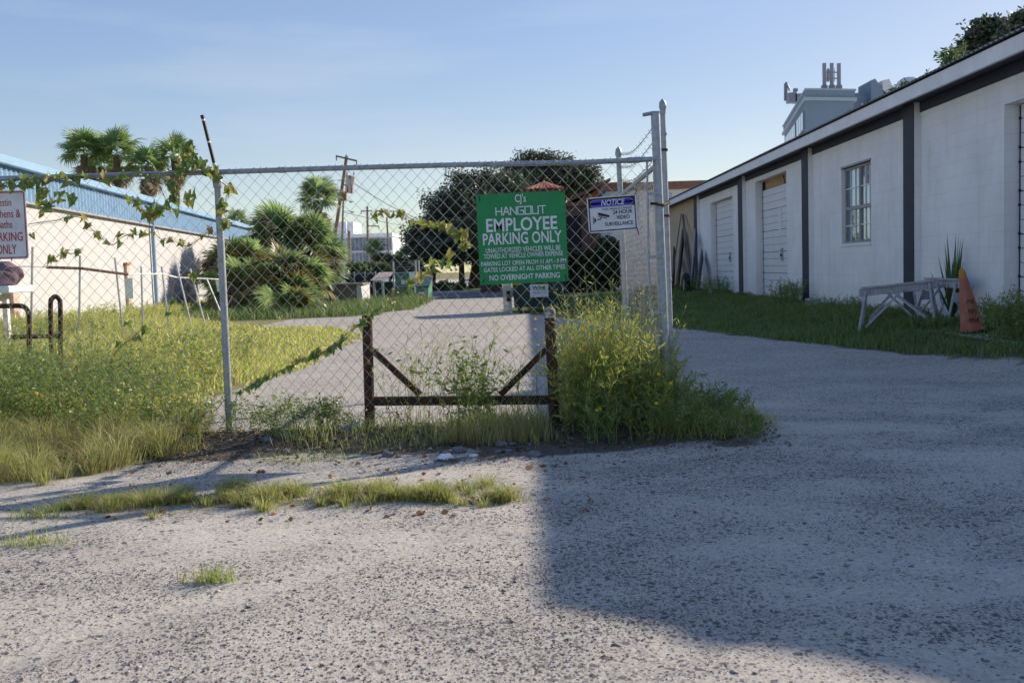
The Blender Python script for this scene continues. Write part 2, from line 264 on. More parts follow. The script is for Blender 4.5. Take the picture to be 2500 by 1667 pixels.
M = dict(
 ground=ground_mat(),
 soil=mk('dark weedy soil', (.10, .085, .055), .95, var=.45, scale=3, bump=.5, bscale=30, spec=.1),
 turf=mk('thin turf soil', (.13, .12, .06), .95, var=.4, scale=2.5, bump=.4, bscale=25, spec=.1),
 asphalt=mk('worn asphalt', (.16, .155, .15), .9, var=.2, scale=2, bump=.3, bscale=80, spec=.2),
 galv=mk('galvanised steel', (.36, .40, .43), .5, var=.25, scale=25, metal=.55, spec=.5, bump=.15, bscale=120),
 wire=mk('weathered wire', (.30, .31, .31), .55, var=.3, scale=9, metal=.4, spec=.5),
 barb=mk('rusty barbed wire', (.10, .075, .065), .8, var=.3, scale=30),
 rust=mk('rusted steel', (.055, .032, .024), .85, var=.5, scale=14, bump=.5, bscale=90, col2=(.17, .07, .035), c2pos=(.45, .75)),
 darkpipe=mk('dark brown pipe', (.035, .026, .026), .6, var=.4, scale=40, col2=(.09, .05, .04), c2pos=(.5, .8)),
 whitepaint=mk('chipped white paint', (.75, .75, .73), .6, var=.15, scale=40),
 wallwhite=block_mat('white painted block wall', (.88, .865, .85)),
 walltan=block_mat('tan painted block wall', (.55, .43, .30)),
 trimwhite=mk('white painted board', (.78, .77, .78), .6, var=.10, scale=4, spec=.3),
 navy=mk('navy trim paint', (.030, .034, .052), .6, var=.2, scale=5),
 doorwhite=mk('white door panel', (.74, .73, .74), .5, var=.07, scale=3, spec=.35),
 doorgap=mk('black rubber', (.02, .02, .022), .8),
 roofmetal=mk('roof sheet', (.30, .29, .28), .6, var=.3, scale=6, metal=.2),
 ply=mk('bare plywood', (.42, .26, .12), .8, var=.2, scale=5, stretch=(1, .3, 4)),
 glassdark=mk('dark interior', (.02, .022, .03), .8),
 curtain=mk('pale blue curtain', (.70, .76, .80), .9, var=.1, scale=10, stretch=(1, 12, 1)),
 sash=mk('grey sash paint', (.36, .35, .34), .6, var=.2, scale=10),
 bluemetal=mk('pale blue metal siding', (.19, .34, .52), .5, var=.12, scale=2, spec=.4),
 bluetrim=mk('pale blue metal trim', (.26, .42, .58), .45, var=.1, scale=2, spec=.4),
 stucco=mk('cream stucco', (.52, .515, .51), .9, var=.06, scale=1.2, bump=.2, bscale=50),
 pinkbrick=mk('faded brick pilaster', (.58, .43, .36), .9, var=.2, scale=12),
 greensign=flat('green sign face', (.010, .25, .075), .45, .4),
 signwhite=flat('sign white', (.74, .74, .78), .5, .4),
 signgrey=flat('sign white panel', (.66, .68, .70), .5, .4),
 signblue=flat('sign blue', (.055, .045, .42), .45),
 signblack=flat('sign black', (.02, .02, .025), .5),
 signred=flat('sign red', (.42, .035, .045), .5),
 ziptie=flat('black zip tie', (.012, .012, .013), .5),
 cone=mk('faded orange cone', (.40, .12, .075), .75, var=.25, scale=7, col2=(.44, .20, .15), c2pos=(.4, .7)),
 conetip=mk('yellowed cone tip', (.50, .24, .04), .6),
 conetext=flat('cone stencil', (.07, .02, .015), .8),
 rubber=mk('black rubber base', (.02, .02, .02), .8),
 greywood=mk('grey weathered wood', (.42, .42, .45), .85, var=.3, scale=6, bump=.4, bscale=30, stretch=(6, 6, .6)),
 darkwood=mk('dark weathered plank', (.16, .155, .165), .85, var=.35, scale=7, bump=.4, bscale=30, stretch=(6, 6, .6)),
 paleblueboard=mk('pale blue plank', (.34, .42, .50), .7, var=.2, scale=5),
 cmu=mk('concrete block', (.36, .36, .34), .95, var=.2, scale=18, bump=.5, bscale=70),
 concrete=mk('concrete', (.42, .41, .39), .95, var=.2, scale=3, bump=.3, bscale=60),
 rubble=mk('broken concrete', (.20, .20, .21), .95, var=.35, scale=12, bump=.6, bscale=40),
 foam=mk('white foam', (.80, .82, .84), .7, var=.08, scale=12),
 dumpgreen=mk('dark green dumpster paint', (.012, .055, .045), .5, var=.3, scale=4, spec=.4),
 boxgreen=mk('pale green cabinet paint', (.10, .27, .19), .5, var=.18, scale=4, spec=.4),
 lidgrey=mk('grey brown corrugated lid', (.21, .19, .20), .8, var=.2, scale=5),
 shedtan=mk('tan shed board', (.22, .18, .13), .9, var=.25, scale=3),
 shadecloth=mk('dark shade cloth', (.045, .05, .055), .9),
 brick=mk('brown brick', (.17, .105, .085), .9, var=.3, scale=9, bump=.3, bscale=30),
 terracotta=mk('terracotta metal roof', (.56, .23, .14), .6, var=.15, scale=4),
 copper=mk('orange wood gable', (.44, .19, .07), .7, var=.2, scale=4),
 browntrim=mk('brown parapet trim', (.20, .10, .07), .7),
 palewall=mk('pale block wall', (.60, .58, .56), .9, var=.1, scale=2),
 towergrey=mk('blue grey tower concrete', (.19, .255, .32), .85, var=.06, scale=.3),
 towertrim=mk('pale tower trim', (.34, .41, .47), .8, var=.05),
 towerwhite=mk('white tower block', (.62, .62, .64), .8, var=.05),
 antenna=mk('antenna grey', (.26, .27, .31), .6, var=.2),
 farwhite=mk('far white stucco', (.74, .76, .78), .8, var=.05, scale=.5),
 polewood=mk('weathered pole wood', (.20, .16, .13), .9, var=.3, scale=5, stretch=(5, 5, .5)),
 polebrown=mk('bare brown pole wood', (.30, .18, .11), .9, var=.3, scale=5, stretch=(5, 5, .5)),
 cable=flat('black cable', (.03, .03, .035), .7),
 transformer=mk('rust streaked white can', (.55, .55, .55), .6, var=.1, scale=3, col2=(.36, .07, .03), c2pos=(.50, .56), stretch=(2.2, 2.2, .5)),
 bark=mk('bark', (.09, .075, .06), .95, var=.4, scale=9, bump=.8, bscale=25, stretch=(1, 1, .3)),
 palmbark=mk('palm trunk', (.20, .165, .13), .95, var=.35, scale=9, bump=.8, bscale=20),
 stem=mk('green stem', (.24, .28, .085), .8, var=.3, scale=15),
 drystem=mk('dry stem', (.24, .15, .08), .85, var=.3, scale=15),
 oakleaf=leafmat('oak leaves', [(.025, .04, .022), (.05, .072, .036), (.09, .12, .055)], .28, .07),
 shrubleaf=leafmat('shrub leaves', [(.03, .065, .018), (.07, .13, .03), (.14, .20, .05)], .38, .06),
 hedge=leafmat('hedge leaves', [(.01, .022, .008), (.025, .05, .012), (.09, .13, .02)], .3, .05),
 palmleaf=leafmat('palm frond green', [(.12, .23, .065), (.21, .34, .095), (.38, .45, .18)], .5, .08),
 palmdry=leafmat('dry palm frond', [(.17, .125, .08), (.30, .23, .15), (.38, .27, .13)], .25, .04),
 palmyellow=leafmat('yellowing palm frond', [(.25, .18, .03), (.30, .25, .06), (.14, .19, .045)], .35, .06),
 meadow=leafmat('meadow grass', [(.24, .34, .05), (.40, .47, .085), (.56, .56, .15), (.62, .52, .25)], .6, .04),
 grass=leafmat('short grass', [(.17, .27, .04), (.29, .38, .075), (.42, .44, .12), (.54, .46, .22)], .55, .04),
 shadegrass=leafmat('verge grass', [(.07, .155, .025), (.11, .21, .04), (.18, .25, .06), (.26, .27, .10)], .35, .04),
 straw=leafmat('straw', [(.42, .32, .15), (.55, .43, .23), (.36, .30, .12)], .35, .03),
 weedleaf=leafmat('weed leaves', [(.09, .17, .03), (.16, .26, .05), (.26, .32, .07)], .48, .05),
 weedyellow=leafmat('yellow green weed leaves', [(.22, .30, .045), (.36, .42, .075), (.54, .52, .14)], .55, .05),
 flower=leafmat('yellow flower', [(.75, .42, .015), (.80, .52, .03)], .25, .03),
 vine0=leafmat('vine leaf green', [(.10, .19, .03), (.17, .25, .04), (.26, .29, .05)], .5, .06, island=False),
 vine1=leafmat('vine leaf yellowing', [(.30, .28, .05), (.40, .35, .08), (.46, .38, .15)], .5, .05, island=False),
 deadleaf=leafmat('fallen leaf', [(.16, .07, .03), (.30, .14, .06), (.24, .17, .1)], .2, .03),
 cloth=mk('mauve cloth bundle', (.22, .15, .18), .95, var=.45, scale=9, bump=.6, bscale=14),
 carblack=mk('dark car paint', (.015, .016, .02), .25, spec=.6), carwhite=mk('white car paint', (.65, .66, .68), .3, spec=.5), carglass=mk('car glass', (.03, .04, .05), .1, spec=.8),
 tower_glass=mk('tower window glass', (.30, .42, .50), .15, var=.15, scale=.6, spec=.8),
 farglass=mk('far building glass', (.13, .17, .24), .2, var=.25, scale=.8, spec=.7),
)
def pane_mat():
    m, n, out = newmat('window pane'); L = n.links.new
    t = N(n, 'ShaderNodeBsdfTransparent'); g = N(n, 'ShaderNodeBsdfGlossy'); g.inputs['Roughness'].default_value = .03; g.inputs[0].default_value = (.72, .84, .95, 1); t.inputs[0].default_value = (.85, .9, .93, 1)
    x = N(n, 'ShaderNodeMixShader'); x.inputs[0].default_value = .38; L(t.outputs[0], x.inputs[1]); L(g.outputs[0], x.inputs[2]); L(x.outputs[0], out.inputs[0]); return m
M['pane'] = pane_mat()
# ================================================================== SETTING
TRACKS = [((-3.2, 3.4), (1.4, 5.6)), ((-3.6, 4.2), (.6, 6.3)), ((-2.2, 1.9), (-.2, 4.6)), ((-.9, 1.6), (1.6, 4.2)), ((1.0, 2.4), (3.4, 7.6)), ((2.2, 2.2), (4.2, 7.0))]
def ruts(x, y):
    """0..1 inside the tyre tracks pressed into the gravel, and the tread ripple in them"""
    m_ = 0*x; rp = 0*x
    for (ax, ay), (bx, by) in TRACKS:
        L_ = math.hypot(bx-ax, by-ay); ux, uy = (bx-ax)/L_, (by-ay)/L_; s = (x-ax)*ux + (y-ay)*uy; d = -(x-ax)*uy + (y-ay)*ux + .10*np.sin(s*1.1+ax)
        k = np.exp(-(d/.10)**4)*np.clip(s/.4, 0, 1)*np.clip((L_-s)/.6, 0, 1)*np.clip((fbm(x*1.7, y*1.7, 91)-.36)/.12, 0, 1); m_ = np.maximum(m_, k); rp = rp + k*np.sin((s+abs(d)*.8)*52)
    return m_, rp
def gz(x, y):
    """height of the ground"""
    x = np.asarray(x, float); y = np.asarray(y, float)
    near = np.clip((60 - np.hypot(x, y)) / 40, 0, 1)
    z = (fbm(x*.3, y*.3, 3, 2) - .37) * .05 * near
    z = z + (fbm(x*1.6, y*2.6, 9) - .47) * .022 * near * np.clip((9.5 - y)/3, 0, 1)
    z = z + .05*np.exp(-((y - 6.75)/.28)**2) * np.clip((1.9 - x)/.5, 0, 1) * np.clip((x + 12)/2, 0, 1) * (0.6 + .8*fbm(x*2.2, y*2, 21))
    rm, rr_ = ruts(x, y); z = z - .014*rm + .004*rr_
    t = np.clip((x - 4.3)/1.1, 0, 1); z = z + .15*t*t*(3-2*t) * np.clip((y - 7)/2, 0, 1) * np.clip((60 - y)/10, 0, 1)
    t = np.clip((y - 74)/60, 0, 1); z = z - 1.8*t*t*(3-2*t)
    return z
def spaced(a):
    out = [a[0][0]]
    for lo, hi, st in a:
        n = max(1, int(round((hi - lo)/st))); out += list(lo + (hi - lo)*np.arange(1, n+1)/n)
    return np.array(out)
xs = spaced([(-900, -60, 105), (-60, -16, 3), (-16, -4, .25), (-4, 4.5, .05), (4.5, 9, .25), (9, 60, 3), (60, 900, 105)])
ys = spaced([(-500, -20, 60), (-20, 1, 1.5), (1, 7.5, .04), (7.5, 18, .15), (18, 60, .6), (60, 90, 3), (90, 200, 14), (200, 1800, 200)])
XX, YY = np.meshgrid(xs, ys); ZZ = gz(XX, YY)
V = np.stack([XX, YY, ZZ], -1).reshape(-1, 3); nx = len(xs); ii, jj = np.meshgrid(np.arange(len(ys)-1), np.arange(nx-1), indexing='ij')
a = (ii*nx + jj).ravel(); F = np.stack([a, a+1, a+nx+1, a+nx], 1)
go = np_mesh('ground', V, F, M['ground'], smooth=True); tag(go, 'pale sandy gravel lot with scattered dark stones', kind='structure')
def in_poly(x, y, poly):
    x = np.asarray(x); y = np.asarray(y); c = np.zeros(x.shape, bool); n = len(poly)
    for i in range(n):
        x0, y0 = poly[i]; x1, y1 = poly[(i+1) % n]
        if y0 == y1: continue
        c ^= ((y0 > y) != (y1 > y)) & (x < (x1-x0)*(y-y0)/(y1-y0) + x0)
    return c
MEADOW = [(-16, 7.0), (-3.3, 7.0), (-3.0, 8.8), (-3.0, 10.5), (-2.75, 11.8), (-3.0, 15), (-2.9, 18), (-4.0, 20.5), (-5.6, 21.6), (-8.5, 22.3), (-9.6, 26), (-10.2, 34), (-11.5, 45), (-16, 45)]
FGP = [(-2.3, 4.75), (-1.6, 4.66), (-.7, 4.80), (-.1, 4.84), (-.3, 5.0), (-1.3, 5.12), (-2.1, 4.96)]
LEFTSTRIP = [(-8, 5.35), (-3.0, 5.35), (-2.3, 5.5), (-2.35, 6.4), (-2.6, 7.0), (-8, 7.2)]
FARWEED = [(-9.5, 25.6), (-4.6, 26.2), (-3.5, 30), (-3.7, 38.5), (-12, 40), (-12, 30)]
RVERGE = [(1.1, 21.6), (2.0, 18.9), (2.5, 17.5), (3.5, 14.2), (4.38, 11.6), (4.85, 9.9), (5.4, 8.6), (6.2, 8.6), (6.2, 42), (1.6, 42), (.6, 34), (-.7, 27.5), (.1, 24.5)]
soil_shade_poly = [(-3.6, 6.2), (-2, 6.15), (-.9, 6.1), (.1, 6.05), (1.3, 6.15), (1.6, 6.9), (1.5, 7.5), (.2, 7.3), (-1.5, 7.1), (-3.6, 7.2)]  # dark soil, widened towards the camera to paint in the weeds' shade strip
jx = XX + (fbm(XX*2.3, YY*2.3, 31)-.47)*.7; jy = YY + (fbm(XX*2.1, YY*2.4, 37)-.47)*.7
def soft(poly, w=.12):
    t_ = 0
    for dx, dy in ((0, 0), (w, 0), (-w, 0), (0, w), (0, -w)): t_ = t_ + in_poly(jx+dx, jy+dy, poly)/5
    return t_
turf_ = np.maximum.reduce([soft(MEADOW), soft(FARWEED), soft([(-8, 5.5), (-3.2, 5.6), (-2.5, 5.9), (-2.4, 6.5), (-2.6, 7.0), (-8, 7.2)]), .45*soft(FGP), ((YY > 53) & (YY < 74))*1.0, ((XX < -6) & (YY > 20))*1.0]); soil_shade_ = np.maximum(.9*soft(soil_shade_poly), soft(RVERGE, .2))
ca = go.data.color_attributes.new('cover', 'FLOAT_COLOR', 'POINT'); ca.data.foreach_set('color', np.stack([turf_, soil_shade_, np.clip((YY - 70)/5, 0, 1)*np.clip((400 - YY)/50, 0, 1), 1+0*turf_], -1).astype(np.float32).ravel())
M['lawn'] = mk('sunlit lawn', (.22, .23, .06), .95, var=.3, scale=1.5, spec=.1)
# street and lawn at the far end
def strip(name, y0, y1, z, mat, label, x0=-120, x1=120):
    xs_ = np.linspace(x0, x1, 60); o = MB().sheet([[(x, y0, z) for x in xs_], [(x, y1, z) for x in xs_]]).build(name, mat); tag(o, label, kind='structure'); return o
strip('street', 41, 50, .02, M['asphalt'], 'grey street crossing behind the lot')
strip('lawn', 53, 71, .03, M['lawn'], 'sunlit lawn beyond the street')
kb = MB().box((-120, 50.0, -.1), (120, 50.25, .13)).build('kerb', M['concrete']); tag(kb, 'low concrete kerb across the street', kind='structure')
# pebbles as real stones, near field
def ground_pebbles(n, name, r0, r1, ymax, label, seed, mat):
    r = np.random.default_rng(seed)
    y = 1.3 + (ymax - 1.3)*r.random(n*4)**1.25; x = (r.random(n*4)*2-1)*(.62*y + .35)
    dens = np.clip((fbm(x*.6+.3, y*1.35, 51) - .45)/.10, 0.05, 1)
    dens = dens*(1-.85*ruts(x, y)[0]); k = (r.random(n*4) < dens) & ~in_poly(x, y, LEFTSTRIP); x = x[k][:n]; y = y[k][:n]; n = len(x)
    s = r0 + (r1 - r0)*r.random(n)**3.2
    base = np.array([(1,0,0),(-.5,.87,0),(-.5,-.87,0),(.5,.6,.75),(-.75,.05,.7),(.35,-.6,.8),(0,0,-.6)])
    Fb = np.array([(0,3,5),(0,1,3),(1,4,3),(1,2,4),(2,5,4),(2,0,5),(3,4,5),(0,6,1),(1,6,2),(2,6,0)])
    j = base[None]*(1 + .5*(r.random((n,7,3))-.5)); a = r.random(n)*6.28; ca, sa = np.cos(a), np.sin(a)
    vx = j[...,0]*ca[:,None]-j[...,1]*sa[:,None]; vy = j[...,0]*sa[:,None]+j[...,1]*ca[:,None]; vz = j[...,2]*(.28+.28*r.random(n))[:,None]
    Vp = np.stack([x[:,None]+vx*s[:,None], y[:,None]+vy*s[:,None], (gz(x, y)+.001)[:,None]+vz*s[:,None]], -1)
    Fp = (Fb[None] + 7*np.arange(n)[:,None,None]).reshape(-1,3)
    o = np_mesh(name, Vp.reshape(-1,3), Fp, mat); tag(o, label, 'gravel', kind='stuff'); return o
M['pebble'] = leafmat('gravel stones', [(.08, .075, .08), (.27, .255, .25), (.19, .145, .12), (.50, .48, .46)], 0.0, .03)
ground_pebbles(55000, 'gravel', .0017, .0058, 7.0, 'small dark grey stones strewn over the foreground sand', 5, M['pebble'])
ground_pebbles(650, 'gravel', .006, .014, 6.0, 'larger brown stones strewn over the foreground sand', 6, M['pebble'])
# ================================================================== WAREHOUSE (right)
YA, YB, YT = 8.16, 34.6, 42.0
WX, EX, EZ0, EZ1 = 6.0, 5.62, 3.38, 3.59
wh = thing('warehouse', 'long white painted block warehouse with navy trim and roll doors', 'building', (WX, 20, 0))
def wy(px, X=WX): d = ray(px, 560); return X*d[1]/d[0]
# openings: (y0, y1, z0, z1)
d1 = (wy(1789), wy(1735)); d2 = (wy(1921), wy(1845)); d3 = (10.3, 12.62); win = (17.42, 19.02, 1.40, 2.80)
OPEN = [(d3[0], d3[1], .0, 2.96), win, (d2[0], d2[1], 0, 3.16), (d1[0], d1[1], 0, 3.03)]
wb = MB(); yc = YA
for (a0, a1, z0, z1) in OPEN:
    wb.box((WX, yc, -.3), (WX+.35, a0, 3.6))
    if z0 > 0: wb.box((WX, a0, -.3), (WX+.35, a1, z0))
    wb.box((WX, a0, z1), (WX+.35, a1, 3.6)); yc = a1
wb.box((WX, yc, -.3), (WX+.35, YB, 3.6)); wb.build('wall', M['wallwhite'], wh)
MB().box((WX+.003, YB, -.3), (WX+.35, YT, 3.6)).build('wall', M['walltan'], wh)['label'] = 'tan painted far end of the wall'
e = MB().box((WX+.35, YT-.3, -.3), (24, YT, 3.6)); e.box((WX+.35, YA, -.3), (24, YA+.3, 3.6))
e.add([(WX-.2, YA+.02, 3.6), (23.5, YA+.02, 3.6), (14, YA+.02, 5.95)], [(0, 1, 2)]); e.add([(WX-.2, YT-.02, 3.6), (23.5, YT-.02, 3.6), (14, YT-.02, 5.95)], [(0, 2, 1)])
e.build('gable_wall', M['wallwhite'], wh)
MB().box((23.65, YA, -.3), (24, YT, 3.6)).build('rear_wall', M['wallwhite'], wh)
MB().box((WX-.012, YA, 3.27), (WX, YB, 3.42)).build('navy_band', M['navy'], wh)
MB().box((EX, YA-.25, EZ0), (EX+.05, YT, EZ1-.02)).build('fascia', M['trimwhite'], wh)
MB().box((EX+.05, YA-.2, EZ0+.04), (WX+.05, YT, EZ0+.07)).build('soffit', M['navy'], wh)
# corrugated roof
yy = np.arange(YA-.3, YT+.1, .0325); cz = .016*np.sin(yy/.13*2*math.pi)
SL = .3; RX = 14.0; RZ = EZ1 + (RX-EX)*SL
rb = MB(); rb.sheet([[(EX-.05, y, EZ1+.012+c) for y, c in zip(yy, cz)], [(RX, y, RZ+c) for y, c in zip(yy, cz)]])
rb.sheet([[(RX, y, RZ+c) for y, c in zip(yy, cz)], [(24.4, y, EZ1+c) for y, c in zip(yy, cz)]])
rb.build('roof', M['roofmetal'], wh, smooth=True)
def pil(pa, pb):
    y0, y1 = wy(pb, 5.9), wy(pa, 5.9)
    p = MB().box((5.90, y0+.004, -.2), (WX+.01, y1-.004, 3.43)).build('pilaster', M['wallwhite'], wh)
    MB().box((5.888, y0, -.2), (5.90, y1, 3.43)).build('navy_face', M['navy'], p)
for a_, b_ in [(1695, 1702), (1803, 1813), (1959, 1974), (2207, 2232)]: pil(a_, b_)
def pil_y(y0):
    p = MB().box((5.90, y0+.004, -.2), (WX+.01, y0+.42, 3.43)).build('pilaster', M['wallwhite'], wh); MB().box((5.888, y0, -.2), (5.90, y0+.424, 3.43)).build('navy_face', M['navy'], p)
pil_y(8.5)
panel_me = {}
def roll_door(y0, y1, ztop, gap=0.0):
    RXd = WX + .19; zt = ztop - gap
    dr = MB().box((RXd+.03, y0-.02, -.1), (RXd+.06, y1+.02, ztop+.02)).build('roll_door', M['doorgap'] if not gap else M['glassdark'], wh)
    nP = 16; ph = (zt - .12)/nP
    for k in range(nP):
        z0 = .12 + k*ph; g_ = .008 if k % 3 else .014
        m_ = MB().box((RXd, y0+.035, z0), (RXd+.025, y1-.035, z0+ph-g_)); m_.build('panel', M['doorwhite'], dr)
    MB().box((RXd-.004, y1-.034, .05), (RXd+.028, y1-.008, ztop-.02)).build('track', M['doorgap'], dr)
    hp = MB()
    for k in range(0, nP, 1):
        if k % 3 != 2: hp.box((RXd-.016, y1-.048, .12+k*ph-.012), (RXd+.01, y1-.010, .12+k*ph+.018))
    hp.build('hinge', M['doorgap'], dr)
    ym = (y0+y1)/2 - .12*(y1-y0)
    MB().box((RXd-.02, ym-.10, 1.12), (RXd, ym+.10, 1.42)).build('lock_plate', M['sash'], dr)
    hb = MB().box((RXd-.045, ym-.03, 1.22), (RXd-.02, ym+.05, 1.28)); hb.build('handle', M['signblack'], dr)
    if gap:
        MB().box((RXd+.02, y0+.02, zt), (RXd+.03, y1-.25, ztop)).build('plywood', M['ply'], dr)
        MB().bar((RXd+.012, y0+.9, zt+.01), (RXd+.012, y0+1.05, ztop-.02), .05, .01, (1,0,0)).build('strap', M['rust'], dr)
        MB().box((RXd-.012, ym+.02, 1.85), (RXd, ym+.26, 2.40)).build('notice_sheet', M['trimwhite'], dr)
roll_door(d1[0], d1[1], 3.03); roll_door(d2[0], d2[1], 3.16, .22); roll_door(d3[0], d3[1], 2.96)
# window: four sashes of 3 x 2 panes
wn = MB(); y0, y1, z0, z1 = win; fx = WX+.065
wn.box((fx, y0, z0), (fx+.05, y0+.05, z1)).box((fx, y1-.05, z0), (fx+.05, y1, z1)).box((fx, y0+.05, z0), (fx+.05, y1-.05, z0+.04)).box((fx, y0+.05, z1-.05), (fx+.05, y1-.05, z1))
ymid = y0 + .62*(y1-y0)*0 + (y1-y0)*.47; zmid = z0 + (z1-z0)*.46
wn.box((fx-.01, ymid-.035, z0+.04), (fx+.05, ymid+.035, z1-.05)).box((fx-.012, y0+.05, zmid-.03), (fx+.048, y1-.05, zmid+.03))
wno = wn.build('window', M['sash'], wh)
MB().box((WX-.01, y0-.02, z1), (WX+.12, y1+.02, z1+.035)).build('lintel', M['greywood'], wno)
MB().box((WX-.02, y0-.03, z0-.05), (WX+.1, y1+.03, z0)).build('sill', M['wallwhite'], wno)
for (sa, sb) in [(y0+.05, ymid-.035), (ymid+.035, y1-.05)]:
    for (za, zb) in [(z0+.04, zmid-.03), (zmid+.03, z1-.05)]:
        for q in range(3):
            for r_ in range(2):
                ya_ = sa + (sb-sa)*q/3; yb_ = sa + (sb-sa)*(q+1)/3; zc = za + (zb-za)*r_/2; zd = za + (zb-za)*(r_+1)/2
                MB().box((fx+.02, ya_+.008, zc+.008), (fx+.024, yb_-.008, zd-.008)).build('pane', M['pane'], wno)
        mu = MB()
        for q in (1, 2): yq = sa + (sb-sa)*q/3; mu.box((fx+.008, yq-.011, za), (fx+.034, yq+.011, zb))
        mu.box((fx+.006, sa, (za+zb)/2-.011), (fx+.036, sb, (za+zb)/2+.011)); mu.build('muntin', M['trimwhite'], wno)
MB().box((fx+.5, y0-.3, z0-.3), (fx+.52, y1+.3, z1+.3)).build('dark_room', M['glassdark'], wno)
cu = MB(); 
for (ca, cb_, za, zb) in [(y0+.02, ymid-.1, zmid-.02, z1), (ymid, y1-.26, zmid-.02, z1), (y0+.3, y0+.52, z0+.35, zmid), (ymid+.28, ymid+.55, z0+.38, zmid)]:
    n_ = 40; t = np.linspace(ca, cb_, n_); cu.sheet([[(fx+.075+.015*math.sin(v*42), v, za) for v in t], [(fx+.075+.015*math.sin(v*42), v, zb) for v in t]])
cu.build('curtain', M['curtain'], wno)
fl = thing('hanging_banner', 'faded red white and blue banner hung inside the warehouse window', 'banner', (fx+.07, y0+.3, z0+.05))
def yz(name, pts, mat, x): pts = [(a_+.2, b_) for a_, b_ in pts]; MB().add([(x, y0+a_, z0+b_) for a_, b_ in pts] + [(x+.004, y0+a_, z0+b_) for a_, b_ in pts],
    [tuple(range(len(pts))), tuple(range(2*len(pts)-1, len(pts)-1, -1))] + [(i, (i+1) % len(pts)+0, (i+1) % len(pts)+len(pts), i+len(pts)) for i in range(len(pts))]).build(name, mat, fl)
yz('white_cloth', [(.10, .06), (.52, .06), (.52, .44), (.34, .62), (.12, .44)], M['signwhite'], fx+.055)
yz('blue_cloth', [(.12, .08), (.50, .08), (.50, .22), (.12, .22)], flat('banner blue', (.03, .10, .34)), fx+.050)
yz('red_cloth', [(.10, .22), (.18, .22), (.18, .46), (.10, .46)], flat('banner red', (.55, .05, .06)), fx+.046)
yz('red_cloth', [(.38, .22), (.47, .22), (.47, .46), (.38, .46)], bpy.data.materials['banner red'], fx+.046)
yz('red_cloth', [(.14, .48), (.28, .48), (.21, .66)], bpy.data.materials['banner red'], fx+.045)
yz('red_cloth', [(.13, .10), (.20, .10), (.20, .15), (.13, .15)], bpy.data.materials['banner red'], fx+.044)
# concrete apron in front of the near door
ap = MB().box((5.25, 9.8, -.1), (5.998, 13.0, .16)).build('door_apron', M['concrete'], None, bevel=.01); tag(ap, 'pale concrete apron at the foot of the near roll door', kind='structure')
# small weeds on the eave come with the plants below
# ================================================================== LEFT BUILDING
def lbx(Y): return -9.5 - .1127*(Y - 18.2)
lb = thing('metal_sided_building', 'cream stucco building with pale blue corrugated metal eave band', 'building', (lbx(30), 30, 0))
ly0, ly1 = 11.0, 45.5; LN = np.array((1, .1127, 0))/math.hypot(1, .1127)     # outward normal of the wall
def lp(Y, z, off=0): p = np.array((lbx(Y), Y, z)); return p + LN*off
def lbox(mb, Ya, Yb, za, zb, o0, o1):
    return mb.hexa([lp(Ya, za, o0), lp(Yb, za, o0), lp(Yb, za, o1), lp(Ya, za, o1), lp(Ya, zb, o0), lp(Yb, zb, o0), lp(Yb, zb, o1), lp(Ya, zb, o1)])
LE = 3.43; LB = 2.70
lbox(MB(), ly0, ly1, -.3, LB+.1, -.4, 0).build('wall', M['stucco'], lb)
m_ = MB(); m_.hexa([lp(ly1, -.3, -12), lp(ly1, -.3, -.0), lp(ly1-.3, -.3, -.01), lp(ly1-.3, -.3, -12), lp(ly1, LE-.1, -12), lp(ly1, LE-.1, 0), lp(ly1-.3, LE-.1, -.01), lp(ly1-.3, LE-.1, -12)]); m_.build('end_wall', M['stucco'], lb)
t = np.arange(ly0, ly1, .055); ph_ = (t/.22 % 1); prof = np.where(ph_ < .5, .05, .085)
MB().sheet([[lp(y, LB, o) for y, o in zip(t, prof)], [lp(y, LE-.12, o) for y, o in zip(t, prof)]]).build('corrugated_band', M['bluemetal'], lb)
lbox(MB(), ly0, ly1, LB-.04, LB, .0, .10).build('drip_edge', M['sash'], lb)
lbox(MB(), ly0-.1, ly1+.15, LE-.15, LE+.02, .07, .20).build('gutter', M['bluetrim'], lb, bevel=.02)
m_ = MB(); m_.add([lp(ly0, LE+.02, .12), lp(ly1+.1, LE+.02, .12), lp(ly1+.1, LE+.75, -7), lp(ly0, LE+.75, -7)], [(0, 1, 2, 3)]); m_.build('roof', M['bluetrim'], lb)
z1f = zm(0, 240, 2.8)
def ly_at(px):     # where a picture column meets the wall
    d = ray(px, 640); # solve x = lbx(y)
    return (-9.5 + .1127*18.2) / (d[0]/d[1] + .1127)
for px in (375, ):
    Yd = ly_at(px*1.0-5); mbd = MB().tube([lp(Yd, LE-.1, .16), lp(Yd, LE-.35, .14), lp(Yd, LB-.15, .08), lp(Yd, .0, .08)], .055, 8); mbd.build('downspout', M['bluetrim'], lb, smooth=True)
for px, zt in ((25, 1.25), (306, 1.55), (457, 1.30)):
    Yd = ly_at(px); pb_ = lbox(MB(), Yd-.14, Yd+.14, -.1, zt, 0, .07).build('pilaster', M['pinkbrick'], lb)
    lbox(MB(), Yd-.18, Yd+.18, zt, zt+.05, 0, .10).build('cap', M['copper'], pb_)
lbox(MB(), ly_at(430), ly_at(505), .55, .60, .0, .05).build('wall_pipe', M['sash'], lb)
